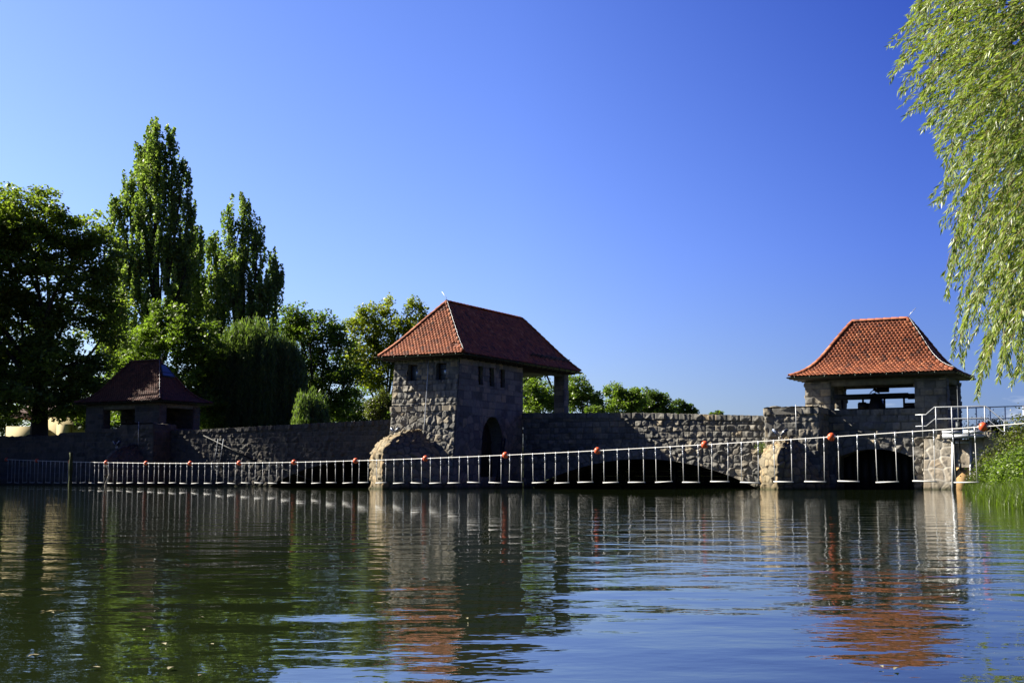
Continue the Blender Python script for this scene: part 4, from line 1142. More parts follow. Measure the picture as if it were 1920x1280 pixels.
def broad_tree(label, Y, base, lobes, material, seed, leaf=0.26, dens=1.0, crad=0.75, name="broadleaf_tree", group=None, cat="tree", trunk_r=0.45, fork=None, depth=1.0, perc=70, ax=1.0, trunk_z=2.4, flat=0.7, shell=0.35):
    """lobes: (px, py, rx, ry) in photo pixels at distance Y (+ optional dY)"""
    rs = np.random.RandomState(seed)
    pxm = 2453.0 / Y
    foot = at(base, 892, Y); foot = np.array([foot[0], Y, trunk_z - 0.3])
    t = thing(name, label, cat, foot, group)
    tb = Buf()
    L0 = []
    for lo in lobes:
        dY = lo[4] if len(lo) > 4 else rs.uniform(-0.35, 0.35) * lo[2] / pxm
        c = at(lo[0], lo[1], Y); c[1] += dY
        L0.append((c, lo[2] / pxm, lo[3] / pxm))
    topz_ = max(c[2] for c, _, _ in L0); 
    fk = fork if fork is not None else 0.3
    fpt = foot + UP * (topz_ - foot[2]) * fk
    tb.tube([foot - UP * 0.3, foot + UP * 0.5, foot + (fpt - foot) * 0.6 + rs.normal(size=3) * 0.1, fpt], [trunk_r * 1.35, trunk_r, trunk_r * 0.8, trunk_r * 0.65], 10)
    cb = Buf()
    for c, rx, rz in L0:
        limb(tb, fpt + rs.normal(size=3) * 0.1 - UP * rs.rand() * 0.25 * (fpt[2] - foot[2]), c, trunk_r * 0.30, 0.05, rs)
        vol = rx * rx * depth * rz
        nc = max(8, int(vol * 3.6 * dens / (crad ** 1.6) + 8))
        d = rs.normal(size=(nc, 3)); d /= np.linalg.norm(d, axis=1, keepdims=True)
        rad = (shell + (1 - shell) * rs.rand(nc, 1)) ** 0.6
        bump_ = 1 + 0.16 * rs.normal(size=(nc, 1))
        cc = c + d * rad * bump_ * np.array([rx, rx * depth, rz])
        for q in range(nc):
            if q % 4 == 0: limb(tb, c + (cc[q] - c) * 0.1, cc[q], 0.05, 0.015, rs, 0.05, 3)
            cr = crad * rs.uniform(0.6, 1.3)
            m = int(perc * (cr / crad) ** 2)
            g = rs.normal(size=(m, 3)); g /= (np.linalg.norm(g, axis=1, keepdims=True) + 1e-6); g *= rs.rand(m, 1) ** 0.5 * cr
            g[:, 2] *= flat
            tone = 0.45 + rs.normal() * 0.18 + rs.normal(size=m) * 0.2
            leaf_quads(cb, cc[q] + g, leaf, leaf * 0.72, rs, tone, 0.6)
    tb.build("trunk", M_BARK, t, True)
    cb.build("crown", material, t)
    return t
def poplar(label, Y, base, spires, material, seed, leaf=0.22, dens=1.0, trunk_r=0.5, group=None, trunk_z=2.4):
    """spires: (px_base, py_base, px_tip, py_tip, half width px) upright plumes"""
    rs = np.random.RandomState(seed); pxm = 2453.0 / Y
    foot = at(base, 892, Y); foot = np.array([foot[0], Y, trunk_z - 0.3])
    t = thing("poplar_tree", label, "tree", foot, group); tb = Buf(); cb = Buf()
    hi = at(base, min(s[3] for s in spires), Y)
    tb.tube([foot, foot + (hi - foot) * 0.35, foot + (hi - foot) * 0.9], [trunk_r, trunk_r * 0.7, 0.06], 10)
    for (xb, yb, xt, yt, hw) in spires:
        dy = rs.uniform(-1, 1) * hw / pxm * 0.9
        p = at(xb, yb, Y); q = at(xt, yt, Y); p[1] += dy * 0.4; q[1] += dy
        limb(tb, np.array([foot[0] + (p[0] - foot[0]) * 0.35, foot[1], max(foot[2] + 1, p[2] - 1.5)]), p + (q - p) * 0.86, 0.16, 0.03, rs, 0.0)
        L = np.linalg.norm(q - p); R = hw * 1.02 / pxm
        npl = int(L * R * 6.2 * dens) + 8
        for k in range(npl):
            s_ = rs.rand() ** 0.85 * max(0.5, 1 - 1.3 / L)
            prof = (math.sin(math.pi * min(1, s_ * 0.78 + 0.2)) ** 0.75) * (1 - 0.55 * s_)
            ang = rs.rand() * 2 * math.pi; r_ = R * prof * math.sqrt(rs.rand()) * 1.15
            base_p = p + (q - p) * s_ + np.array([math.cos(ang) * r_, math.sin(ang) * r_, 0])
            Lp = rs.uniform(1.0, 2.4) * (1.15 - 0.5 * s_); lean = np.array([math.cos(ang), math.sin(ang), 0]) * 0.16 + UP
            lean /= np.linalg.norm(lean); tip = base_p + lean * Lp
            if k % 3 == 0: tb.tube([base_p - lean * 0.4, tip], [0.035, 0.01], 4, False)
            m = int(34 * Lp)
            u_ = rs.rand(m, 1); wv = 0.28 * np.sin(math.pi * (0.12 + 0.86 * u_)) ** 0.8
            g = rs.normal(size=(m, 3)); g /= np.linalg.norm(g, axis=1, keepdims=True) + 1e-6
            C = base_p + (tip - base_p) * u_ + g * wv * rs.rand(m, 1) ** 0.4
            leaf_quads(cb, C, leaf, leaf * 0.8, rs, 0.45 + rs.normal() * 0.16 + rs.normal(size=m) * 0.2, 0.0)
    tb.build("trunk", M_BARK, t, True); cb.build("crown", material, t)
    return t
def weeper(label, Y, base, domes, material, seed, trunk_r=0.4, n=260, yb=800, leaf=(0.30, 0.06)):
    rs = np.random.RandomState(seed); pxm = 2453.0 / Y
    foot = at(base, 892, Y); foot = np.array([foot[0], Y, 2.1])
    t = thing("weeping_willow", label, "tree", foot); tb = Buf(); cb = Buf()
    hi = at(base, min(d[1] for d in domes), Y)
    tb.tube([foot, foot + (hi - foot) * 0.8], [trunk_r, trunk_r * 0.4], 9)
    for (x, y, rx, ry) in domes:
        c = at(x, y, Y); R = rx / pxm; Hh = ry / pxm
        limb(tb, foot + (hi - foot) * 0.5, c, 0.14, 0.05, rs)
        for k in range(n):
            a = rs.rand() * 2 * math.pi; r_ = R * math.sqrt(rs.rand())
            top = c + np.array([math.cos(a) * r_, math.sin(a) * r_, Hh * math.sqrt(max(0, 1 - (r_ / R) ** 2)) + rs.normal() * 0.45])
            Ls = min(top[2] - 2.3, rs.uniform(0.4, 1.0) * (top[2] - 2.3))
            if Ls < 0.3: continue
            m = int(Ls * 20); u_ = rs.rand(m, 1)
            C = top + np.concatenate([np.full((m, 1), math.cos(a) * 0.5) * np.sqrt(u_) + rs.normal(size=(m, 1)) * 0.07, math.sin(a) * 0.5 * np.sqrt(u_) + rs.normal(size=(m, 1)) * 0.07, -u_ * Ls], 1)
            leaf_quads(cb, C, leaf[0], leaf[1], rs, 0.45 + rs.normal() * 0.2 + rs.normal(size=m) * 0.15, 0.1, dirs=np.tile([0, 0, -1.0], (m, 1)), dspread=0.28)
    tb.build("trunk", M_BARK, t, True); cb.build("crown", material, t)
    return t

GT = "trees on the far bank"
broad_tree("huge dark chestnut at the left edge, thick trunk behind the quay wall", 88, 70,
    [(60, 400, 75, 50), (0, 430, 70, 60), (-60, 470, 80, 70), (140, 440, 60, 50), (185, 480, 45, 60), (60, 480, 80, 60), (-30, 560, 90, 70), (150, 560, 75, 60), (200, 610, 42, 60),
     (50, 620, 60, 50), (45, 545, 45, 45), (100, 610, 40, 40), (-90, 640, 70, 70), (-20, 690, 85, 60), (120, 690, 80, 55), (185, 720, 45, 45), (40, 750, 95, 32), (-80, 750, 80, 40), (150, 760, 60, 25)],
    L_CHEST, 11, 0.27, 1.15, 0.80, "chestnut_tree", GT, trunk_r=0.62, fork=0.34, depth=0.9, perc=74, trunk_z=2.75, flat=0.55)
poplar("tallest poplar with many upright spires, left of the photo", 106, 292,
    [(292, 520, 292, 222, 34), (318, 500, 320, 226, 22), (262, 520, 262, 258, 26), (240, 560, 236, 318, 26), (222, 600, 208, 352, 22), (332, 520, 348, 292, 20), (345, 560, 364, 372, 17), (300, 620, 300, 420, 60),
     (250, 700, 240, 480, 55), (330, 640, 345, 470, 30), (270, 760, 262, 600, 60), (210, 700, 212, 560, 28), (285, 430, 285, 214, 16), (205, 740, 200, 620, 22)],
    L_POPL, 12, 0.23, 1.0, 0.55, GT)
poplar("dark poplar tucked between the two tall poplars", 112, 372,
    [(352, 620, 350, 430, 26), (368, 600, 372, 412, 17), (340, 660, 336, 450, 24), (375, 690, 378, 500, 26)], L_POPL, 13, 0.23, 1.1, 0.35, GT)
poplar("second poplar with ragged right side, rising behind the weeping willow", 108, 455,
    [(430, 600, 425, 368, 20), (455, 600, 462, 360, 20), (480, 620, 485, 405, 17), (500, 640, 514, 462, 16), (400, 640, 396, 430, 22), (440, 700, 438, 470, 45), (490, 700, 500, 520, 30), (410, 760, 405, 560, 35), (515, 600, 526, 500, 9)],
    L_POPL, 14, 0.23, 1.05, 0.5, GT)
broad_tree("bright green bushy maple right behind the left pavilion roof", 98, 300,
    [(300, 610, 45, 40), (265, 660, 40, 40), (340, 640, 45, 50), (225, 690, 28, 36), (350, 720, 50, 50), (390, 660, 35, 50), (300, 740, 50, 45), (230, 760, 30, 40), (390, 760, 40, 35)],
    L_MAPLE, 15, 0.24, 1.1, 0.62, "maple_tree", GT, trunk_r=0.3, fork=0.25)
weeper("large dark weeping willow above the left bridge span", 100, 480, [(440, 690, 45, 60), (500, 680, 50, 50), (540, 700, 28, 50), (410, 720, 35, 50), (470, 640, 40, 30)], L_WEEP, 16, 0.4, 330)
weeper("small bright weeping willow peeping over the shaded span's coping", 92, 583, [(578, 765, 22, 22), (596, 770, 14, 14)], L_WEEP, 17, 0.15, 120)
broad_tree("dense broad tree with light top, right of the weeping willow", 112, 590,
    [(545, 600, 24, 20), (572, 592, 22, 20), (560, 615, 38, 30), (605, 618, 36, 34), (632, 625, 22, 22), (535, 640, 30, 40), (640, 650, 30, 40), (590, 680, 55, 45), (640, 720, 45, 45), (560, 740, 45, 50), (610, 770, 60, 30), (520, 700, 30, 50)],
    L_MAPLE, 18, 0.25, 0.85, 0.72, "broadleaf_tree", GT, trunk_r=0.35, fork=0.3)
broad_tree("yellow green poplar with three rounded tops, left of the tower roof", 122, 720,
    [(688, 590, 20, 20), (728, 578, 22, 22), (778, 580, 20, 18), (665, 612, 18, 18), (700, 622, 32, 26), (750, 615, 34, 26), (795, 605, 18, 20), (680, 660, 34, 30), (735, 660, 38, 30), (785, 655, 30, 30), (700, 705, 40, 28), (760, 705, 36, 28), (660, 690, 24, 26)],
    L_YELL, 19, 0.26, 0.95, 0.62, "poplar_tree", GT, trunk_r=0.35, fork=0.3, flat=1.0, perc=60)
broad_tree("round clipped looking shrub between the willow and the tower", 84, 710, [(710, 755, 22, 30), (705, 770, 24, 22), (722, 768, 16, 24)], L_IVY, 20, 0.12, 2.2, 0.34, "round_shrub", "shrubs by the weir", "shrub", 0.08, perc=90)
broad_tree("dark undergrowth tree filling the gap behind the left span", 118, 660, [(660, 760, 45, 35), (620, 780, 50, 30), (700, 790, 50, 30), (760, 770, 50, 40), (480, 780, 60, 30), (540, 790, 50, 25)], L_DARK, 30, 0.28, 1.0, 0.9, "broadleaf_tree", GT, trunk_r=0.3)
broad_tree("dark scrubby tree low behind the quay at the far left edge", 128, -10, [(-30, 780, 50, 30), (5, 790, 30, 22), (50, 775, 40, 22), (110, 770, 40, 24)], L_DARK, 32, 0.28, 1.0, 0.9, "broadleaf_tree", GT, trunk_r=0.3)
broad_tree("dark undergrowth tree behind the left pavilion and quay", 112, 330, [(330, 790, 60, 30), (250, 790, 60, 25), (400, 790, 50, 30), (180, 780, 40, 30), (160, 740, 40, 40)], L_DARK, 31, 0.28, 1.0, 0.9, "broadleaf_tree", GT, trunk_r=0.3)
# beyond the porch and the right span
broad_tree("yellow green tree seen under the tower's porch roof", 135, 1010, [(1010, 735, 28, 26), (990, 750, 22, 26), (1030, 755, 24, 24), (1005, 765, 30, 18)], L_MAPLE, 21, 0.26, 1.2, 0.7, "broadleaf_tree", GT, trunk_r=0.3)
broad_tree("dark tree behind the tower porch pillar", 150, 1000, [(975, 725, 22, 28), (1000, 712, 24, 16), (980, 760, 20, 24), (1060, 740, 24, 30)], L_DARK, 22, 0.30, 1.2, 0.8, "broadleaf_tree", GT, trunk_r=0.3)
broad_tree("rounded tree just right of the porch pillar", 145, 1092, [(1085, 725, 24, 20), (1105, 745, 24, 26), (1075, 752, 26, 24), (1118, 762, 16, 16)], L_MAPLE, 23, 0.27, 1.1, 0.7, "broadleaf_tree", GT, trunk_r=0.3)
broad_tree("low pale bush above the coping right of the porch", 120, 1118, [(1110, 770, 14, 9), (1122, 770, 12, 9)], L_MAPLE, 24, 0.16, 2.0, 0.35, "bush", "shrubs by the weir", "shrub", 0.06)
broad_tree("bright green domed tree over the shadowed part of the right span", 150, 1165, [(1150, 738, 22, 20), (1175, 745, 26, 20), (1160, 765, 36, 18), (1200, 752, 18, 18)], L_MAPLE, 25, 0.28, 1.2, 0.7, "broadleaf_tree", GT, trunk_r=0.3)
broad_tree("dark domed tree over the right span where the sunlight starts", 160, 1225, [(1215, 745, 20, 18), (1235, 752, 22, 16), (1245, 768, 26, 12), (1200, 765, 24, 16)], L_DARK, 26, 0.30, 1.2, 0.7, "broadleaf_tree", GT, trunk_r=0.3)
broad_tree("small dark tree at the right end of the far tree line", 165, 1280, [(1272, 762, 14, 12), (1286, 766, 12, 10), (1297, 772, 8, 6)], L_DARK, 27, 0.28, 1.6, 0.5, "broadleaf_tree", GT, trunk_r=0.2)
broad_tree("tiny treetop peeping over the sunlit coping", 170, 1344, [(1344, 776, 9, 6), (1338, 778, 6, 4)], L_MAPLE, 28, 0.24, 3.0, 0.35, "broadleaf_tree", GT, trunk_r=0.15)
# trees on the left bank outside the frame, which shade the left pavilion and colour the water
broad_tree("tall dark tree on the left bank outside the photo", 90, -330, [(-340, 560, 100, 80), (-270, 620, 90, 80), (-400, 640, 100, 80), (-320, 700, 130, 70)], L_DARK, 40, 0.4, 0.6, 1.2, "broadleaf_tree", GT, trunk_r=0.6, perc=60, trunk_z=2.75)
broad_tree("second tall tree on the left bank outside the photo", 84, -560, [(-560, 520, 110, 90), (-500, 620, 110, 80), (-640, 620, 120, 90), (-560, 710, 150, 70)], L_DARK, 41, 0.4, 0.6, 1.2, "broadleaf_tree", GT, trunk_r=0.6, perc=60, trunk_z=2.75)

def uv_px(u, v):
    p = W(u, v, 0); return 960 + p[0] / p[1] * 2453.0, p[1]
px_, Y_ = uv_px(-46.5, -3.5); k_ = 2453.0 / Y_
def uvz(du, dv, z, r, rz): return (px_ + (du * 0.8807 + dv * 0.4738) * k_, 892 - (z - 0.6) * k_, r * k_, rz * k_, -du * 0.4738 + dv * 0.8807)
broad_tree("very tall tree on the left bank outside the photo, shading the quay", Y_, px_, [uvz(*q) for q in
    ((0, -4.5, 34, 3.6, 3.2), (-3, -6, 31, 3.4, 3.0), (3, -4, 31, 3.4, 3.0), (0, -8, 31, 3.0, 2.8), (0, -2.4, 20, 2.8, 2.6), (1, -1.6, 16, 2.8, 2.8), (-2, -2.2, 17.5, 2.6, 2.6), (0, -0.3, 12, 2.8, 2.6), (0, 0.4, 8.5, 2.8, 2.6))],
    L_DARK, 42, 0.42, 0.55, 1.2, "broadleaf_tree", GT, trunk_r=0.7, perc=55, trunk_z=2.3)

# cream house behind the chestnut trunk
t = thing("house", "cream rendered house glimpsed behind the big dark tree trunk", "house", at(90, 892, 112) * np.array([1, 1, 0]) + UP * 2.4)
hx0, hx1 = at(14, 892, 112)[0], at(175, 892, 112)[0]
b = Buf(); b.box(((hx0 + hx1) / 2 + 1.2, 115.0, 3.9), (hx1 - hx0 - 2.4, 6, 3.4), (np.array([1., 0, 0]), np.array([0, 1., 0]), UP)); b.build("wall", M_RENDER, t); b = Buf()
b.box((hx0 + 1.6, 111.6, 3.5), (3.0, 1.2, 2.6), (np.array([1., 0, 0]), np.array([0, 1., 0]), UP)); b.build("wall", M_RENDER, t); b = Buf(); b.box((hx0 + 4.9, 111.5, 3.6), (1.0, 1.0, 2.8), (np.array([1., 0, 0]), np.array([0, 1., 0]), UP))
b.build("wall", M_RENDER, t)
b = Buf(); b.add([(hx0, 111.6, 5.6), (hx1 + 0.4, 111.6, 5.6), (hx1 + 0.4, 118.4, 5.6), (hx0, 118.4, 5.6), (hx0 + 1.5, 115, 7.4), (hx1 - 1.2, 115, 7.4)], [(0, 1, 5, 4), (1, 2, 5), (2, 3, 4, 5), (3, 0, 4), (3, 2, 1, 0)], tone=0.3)
b.build("roof", M_TILE_SHADE, t)

# ================================================================== WILLOW OVERHANGING FROM THE RIGHT
def near_willow():
    rs = np.random.RandomState(77)
    foot = np.array([15.5, 17.5, 1.8])
    t = thing("willow_tree", "silvery green willow with drooping branches overhanging the river at the upper right", "tree", foot)
    tb, cb, st = Buf(), Buf(), Buf()
    tb.tube([foot - UP * 0.4, foot + np.array([-0.2, 0, 2]), foot + np.array([-0.9, -0.1, 4.2]), foot + np.array([-2.2, -0.3, 6.4])], [0.62, 0.5, 0.42, 0.30], 12)
    bx = np.array([0, 50, 100, 160, 180, 220, 270, 330, 380, 427, 451, 524, 561, 620, 672, 700, 748])
    bl = np.array([1705, 1683, 1692, 1672, 1688, 1702, 1752, 1768, 1752, 1768, 1792, 1781, 1780, 1806, 1790, 1808, 1832])
    def strand(tip, L, dirn, curve):
        m = 9; pts = []
        p = tip.copy(); d = dirn / np.linalg.norm(dirn)
        step = L / (m - 1); pts.append(p.copy())
        for i in range(m - 1):
            dd = d + curve * (i / m); dd /= np.linalg.norm(dd)
            p = p + dd * step; pts.append(p.copy())
        pts = np.array(pts[::-1])            # from the branch to the tip
        st.tube(pts, [0.004] * (m - 2) + [0.002, 0.0015], 4, False)
        nl = int(L * 66)
        u_ = rs.rand(nl) ** 0.9 * (m - 1.001); i = u_.astype(int); fr = (u_ - i)[:, None]
        P = pts[i] * (1 - fr) + pts[i + 1] * fr; T = pts[i + 1] - pts[i]; T /= np.linalg.norm(T, axis=1, keepdims=True)
        side = rs.normal(size=(nl, 3)); side -= T * np.sum(side * T, axis=1, keepdims=True); side /= np.linalg.norm(side, axis=1, keepdims=True)
        ld = T * 0.85 + side * 0.5 + np.array([0, 0, -0.15]); ld /= np.linalg.norm(ld, axis=1, keepdims=True)
        ln = 0.095
        leaf_quads(cb, P + ld * ln * 0.5, ln, 0.0165, rs, 0.5 + rs.normal() * 0.12 + rs.normal(size=nl) * 0.24, 0.15, dirs=ld, dspread=0.10)
        return pts[0]
    heads = []
    def tip_at(px, py, Y): return at(px, py, Y)
    # explicit outline tips, then a filled curtain behind them
    tips = [(1668, 152), (1676, 88), (1682, 118), (1690, 178), (1698, 218), (1731, 243), (1724, 205), (1752, 275), (1757, 255), (1748, 383), (1767, 427), (1802, 451), (1779, 524), (1777, 561),
            (1787, 672), (1804, 686), (1832, 748), (1850, 705), (1871, 718), (1896, 724), (1908, 700), (1760, 290), (1790, 470), (1783, 500), (1812, 610), (1806, 640), (1880, 690), (1834, 722), (1706, 40), (1700, 60), (1716, 20), (1840, 700), (1915, 715)]
    for (x, y) in tips:
        for q in range(3):
            Y = rs.uniform(14.5, 17.5); L = rs.uniform(0.9, 1.5)
            droop = 0.2 if y < 450 else 0.8
            d = np.array([0.55 - 0.35 * (droop > 0.5) + rs.normal() * 0.08, rs.normal() * 0.18, 0.62 + 0.35 * (droop > 0.5) + rs.normal() * 0.1])
            heads.append(strand(tip_at(x + rs.normal() * 3 * q, y - abs(rs.normal()) * 6 * q, Y), L, d, np.array([0.5, 0, -0.15])))
    n = 0
    while n < 1080:
        x = rs.uniform(1690, 1990); y = rs.uniform(-260, 715)
        left = np.interp(y, bx, bl)
        if y > 620: 
            if x < left + 30: continue
            if rs.rand() > 0.55: continue
        if x < left + rs.exponential(9) : continue
        Y = rs.uniform(13.6, 19.0); L = rs.uniform(0.8, 1.7); droop = min(1, max(0, (y - 200) / 500))
        d = np.array([0.58 - 0.40 * droop + rs.normal() * 0.22, rs.normal() * 0.3, 0.60 + 0.45 * droop + rs.normal() * 0.18])
        h = strand(tip_at(x, y, Y), L, d, np.array([0.5, 0, -0.1])); n += 1
        if n % 3 == 0: heads.append(h)
    # rest of the crown, right of and above the frame
    for k in range(420):
        a = rs.rand() * 2 * math.pi; r_ = rs.uniform(1.0, 6.5)
        c = foot + np.array([-1.0 + math.cos(a) * r_ * 0.9, math.sin(a) * r_ * 1.0, 0]); z = rs.uniform(3.6, 11.0 - r_ * 0.3)
        c[2] = z
        if 2453 * c[0] / max(c[1], 1) + 960 < 1960: continue
        h = strand(c, rs.uniform(1.2, 2.4), np.array([-math.cos(a) * 0.3, -math.sin(a) * 0.3, 0.9]), np.array([-math.cos(a) * 0.5, -math.sin(a) * 0.5, -0.2]))
        if k % 3 == 0: heads.append(h)
    hub = foot + np.array([-2.2, -0.3, 6.4])
    HD = np.array(heads); cen = HD[rs.choice(len(HD), 20, replace=False)]
    for _ in range(6):
        lab = np.argmin(((HD[:, None] - cen[None]) ** 2).sum(-1), 1)
        cen = np.array([HD[lab == q].mean(0) if (lab == q).any() else cen[q] for q in range(len(cen))])
    for q, c_ in enumerate(cen):
        low = foot + np.array([-0.9 - 1.3 * rs.rand(), -0.2, 4.2 + 2.2 * rs.rand()])
        e_ = c_ + UP * 0.5; pts = []; wob = rs.normal(size=3) * 0.25
        for i_ in range(8):
            f_ = i_ / 7.0; pts.append(low + (e_ - low) * f_ + UP * (0.9 * math.sin(math.pi * f_)) + wob * math.sin(2 * math.pi * f_))
        tb.tube(pts, [0.12 * (1 - f_) + 0.018 for f_ in np.linspace(0, 1, 8)], 7, False)
        for h in HD[lab == q][::3]:
            p_ = np.array(pts[5]) + (np.array(pts[7]) - np.array(pts[5])) * rs.rand()
            md = (p_ + h) / 2 + UP * 0.18 + rs.normal(size=3) * 0.08
            tb.tube([p_, md, h], [0.013, 0.008, 0.004], 5, False)
    tb.build("trunk", M_BARK, t, True)
    cr = cb.build("crown", L_WILL, t)
    st.build("twig", plain("yellow willow twig", (0.20, 0.15, 0.05), 0.7, 0, 20), t, True)
near_willow()

# ================================================================== RIGHT BANK VEGETATION
def clump(name, label, centre, r, hgt, material, seed, leaf, n, cat="bush", group="bushes on the right bank", flat=0.8):
    rs = np.random.RandomState(seed); c = np.asarray(centre, float)
    t = thing(name, label, cat, c, group); cb = Buf(); tb = Buf()
    k = int(12 + r * 16)
    for q in range(k):
        d = rs.normal(size=3); d /= np.linalg.norm(d); d[2] = abs(d[2])
        cc = c + d * rs.uniform(0.45, 1.0) * np.array([r, r, hgt])
        tb.tube([c + rs.normal(size=3) * 0.05 * np.array([1, 1, 0]), cc], [0.02, 0.006], 4, False)
        m = n // k; g = rs.normal(size=(m, 3)) * np.array([0.2, 0.2, 0.17]) * (0.6 + r * 0.5)
        leaf_quads(cb, cc + g, leaf, leaf * 0.7, rs, 0.42 + rs.normal() * 0.3 + rs.normal(size=m) * 0.22, 0.3)
    tb.build("stem", M_BARK, t); cb.build("foliage", material, t)
def on_bank(d, y): x = float(shore_x(y)) + d; return np.array([x, y, max(0.0, float(bank_z(np.array(x), np.array(y))))])
clump("hedge", "dark dense hedge behind the platform's right railing", W(26.2, 1.6, 2.1), 1.5, 0.95, L_IVY, 301, 0.085, 14000, "hedge", "hedges behind the platform")
clump("hedge", "low dark hedge seen through the platform railings beside the pavilion", W(23.6, 1.9, 2.1), 1.2, 0.85, L_IVY, 302, 0.085, 9000, "hedge", "hedges behind the platform")
clump("hedge", "dark hedge at the right edge of the photo under the willow tips", W(29.2, 0.6, 2.0), 1.6, 1.0, L_IVY, 303, 0.085, 16000, "hedge", "hedges behind the platform")
for i, (d, y, r, h, m, lab) in enumerate([
        (0.5, 56.5, 0.7, 1.3, L_IVY, "ivy like bush spilling down right beside the pale wall's end"), (0.7, 52.5, 0.8, 1.3, L_IVY, "green bush low on the slope below the platform end"), (0.6, 47.5, 0.8, 0.9, L_IVY, "low dark bush near the water under the right railing"), (0.7, 42.5, 0.7, 0.8, L_GRASS, "low light bush touching the waterside grass"),
        (1.2, 55.5, 1.0, 1.5, L_IVY, "leafy bush hanging over the end of the pale wall"), (1.6, 50.0, 1.2, 1.6, L_IVY, "dark leaved bush half way up the right bank"),
        (1.5, 45.0, 1.0, 1.1, L_IVY, "light green bush on the slope below the hand pipes"), (1.9, 40.5, 1.2, 1.7, L_IVY, "tall bush at the right edge under the hand pipes"),
        (0.9, 37.0, 0.7, 0.8, L_MAPLE, "small light bush above the waterside grass"), (1.3, 33.0, 0.8, 1.0, L_MAPLE, "nearest light green bush at the right edge")]):
    clump("bush", lab, on_bank(d, y), r, h, m, 310 + i, 0.085 if m is L_IVY else 0.075, 9000)
def blades(name, label, n, seed, dlo, dhi, ylo, yhi, hlo, hhi, wd, material, kind=None, cat=None):
    rs = np.random.RandomState(seed)
    y = rs.uniform(ylo, yhi, n); d = dlo + (dhi - dlo) * rs.rand(n) ** 1.2
    x = shore_x(y) + d + 0.2 * rs.normal(size=n); z = np.maximum(bank_z(x, y), -0.05)
    h = rs.uniform(hlo, hhi, n); a = rs.rand(n) * 2 * math.pi; lean = rs.uniform(0.1, 0.75, n)
    dx, dy = np.cos(a), np.sin(a); B = np.stack([x, y, z], -1); D = np.stack([dx, dy, np.zeros(n)], -1); Sd = np.stack([-dy, dx, np.zeros(n)], -1)
    D[:, 0] -= 0.35
    Vs = []; lv = [0, 0.45, 0.8, 1.0]; ws = [1, 0.85, 0.5, 0.05]
    for l, w_ in zip(lv, ws):
        c = B + D * (h * lean * l ** 1.8)[:, None] + UP * (h * l * (1 - 0.3 * l * lean))[:, None]
        Vs += [c - Sd * wd * w_ / 2, c + Sd * wd * w_ / 2]
    V = np.stack(Vs, 1).reshape(-1, 3); o = np.arange(n)[:, None] * 8
    f = np.concatenate([o + np.array([0, 1, 3, 2]), o + np.array([2, 3, 5, 4]), o + np.array([4, 5, 7, 6])])
    b = Buf(); b.add(V, f, tone=np.repeat(np.clip(0.45 + 0.25 * rs.normal(size=n), 0, 1), 8))
    return tag(b.build(name, material), label, cat, None, kind)
blades("bank_grass", None, 46000, 401, -0.15, 3.4, 24, 59, 0.14, 0.55, 0.011, L_GRASS, "stuff")
blades("meadow_grass", None, 42000, 402, -0.1, 5.5, -4, 25, 0.12, 0.45, 0.010, L_GRASS, "stuff")
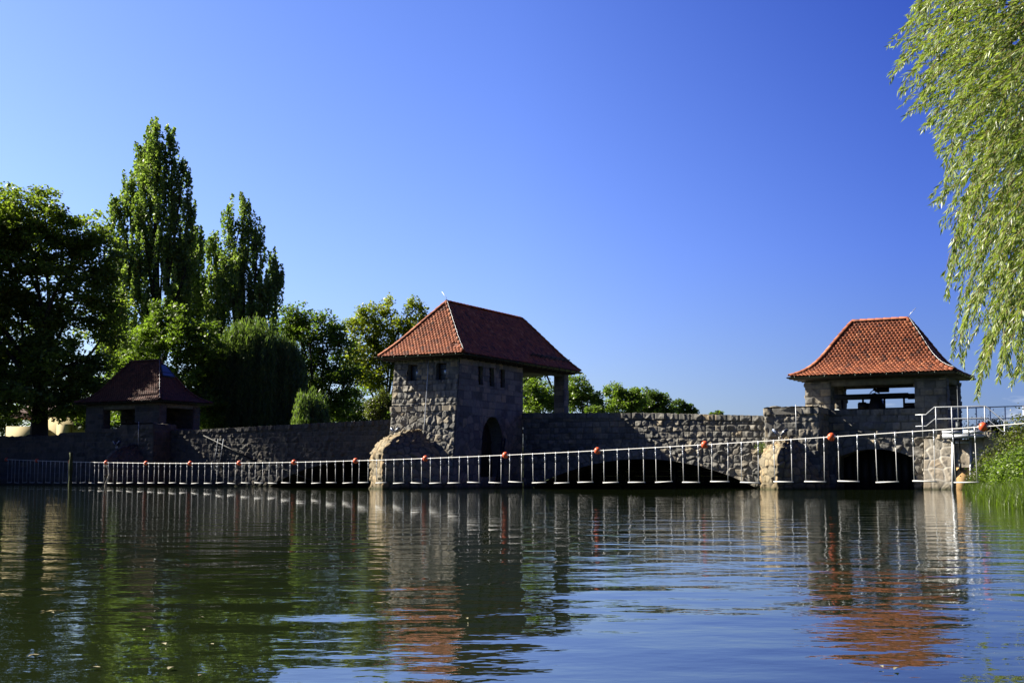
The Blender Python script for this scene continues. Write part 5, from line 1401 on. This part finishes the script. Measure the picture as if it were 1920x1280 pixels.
for i, (d, y, lab) in enumerate([(1.0, 31.0, "reed tuft with long arching blades at the right edge of the bank"), (0.2, 40.0, "tuft of long grass drooping into the water")]):
    rs = np.random.RandomState(420 + i); c = on_bank(d, y); n = 90
    a = rs.rand(n) * 2 * math.pi; h = rs.uniform(0.5, 1.05, n); b = Buf()
    for k in range(n):
        D = np.array([math.cos(a[k]), math.sin(a[k]), 0]); Sd = np.array([-D[1], D[0], 0]); r0 = c + D * 0.1 * rs.rand(); V = []
        for l, w_ in ((0, 1), (0.4, 0.9), (0.75, 0.6), (1, 0.05)):
            p = r0 + D * h[k] * 0.75 * l ** 1.7 + UP * h[k] * (l - 0.35 * l * l); V += [p - Sd * 0.014 * w_, p + Sd * 0.014 * w_]
        b.add(V, [(0, 1, 3, 2), (2, 3, 5, 4), (4, 5, 7, 6)], tone=float(np.clip(0.7 + 0.2 * rs.normal(), 0, 1)))
    tag(b.build("grass_tuft", L_GRASS), lab, "grass tuft")
M_LEAF = plain("fallen dry leaf", (0.26, 0.23, 0.13), 0.7, 0, 40, 0.3)
for i, (x_, y_) in enumerate([(178, 1255), (63, 1232), (97, 1151), (377, 1160), (270, 1183), (307, 1210), (319, 1256), (396, 1211), (376, 1270), (590, 1187), (875, 1162), (1652, 1253), (1680, 1257)]):
    rs = np.random.RandomState(600 + i); q = at(x_, y_, 1.0) - np.array([0, 0, CAM_Z]); c = np.array([0, 0, CAM_Z]) + q * (-CAM_Z / q[2]); c[2] = 0.006
    a = rs.rand() * 6.28; d = np.array([math.cos(a), math.sin(a), 0]); e = np.array([-d[1], d[0], 0]); l = rs.uniform(0.011, 0.022); b = Buf()
    b.add([c - d * l, c - d * l * 0.4 + e * l * 0.45 + UP * 0.004, c + d * l * 0.4 + e * l * 0.5 + UP * 0.005, c + d * l + UP * 0.003, c + d * l * 0.4 - e * l * 0.5 + UP * 0.004, c - d * l * 0.4 - e * l * 0.45 + UP * 0.006, c + UP * 0.001], [(0, 6, 1), (1, 6, 2), (2, 6, 3), (3, 6, 4), (4, 6, 5), (5, 6, 0)])
    tag(b.build("floating_leaf", M_LEAF), "small pale fallen leaf floating on the water in the foreground", "leaf", "fallen leaves floating in the foreground")
# weeds rooted in the pier nose joint
for i, (u_, v_, z_, r_, lab) in enumerate([(14.0, -1.55, 1.75, 0.2, "bright green weed growing between the right pier nose and the bridge"), (14.75, -2.75, 0.62, 0.10, "small grass tuft in the right pier nose's stones")]):
    clump("weed", lab, W(u_, v_, z_), r_, 0.32 if i == 0 else 0.15, L_GRASS, 430 + i, 0.05, 500 if i == 0 else 120, "weed", "weeds in the masonry")
for k in range(3): clump("shrub", ("leafy sapling in the shadow under the right arch", "scrubby plant left under the right arch", "trailing scrub right under the right arch")[k], W((8.6, 5.0, 10.4)[k], 3.9, 0.0), 0.5, 0.9, L_DARK, 440 + k, 0.09, 500, "shrub", "scrub under the right arch")
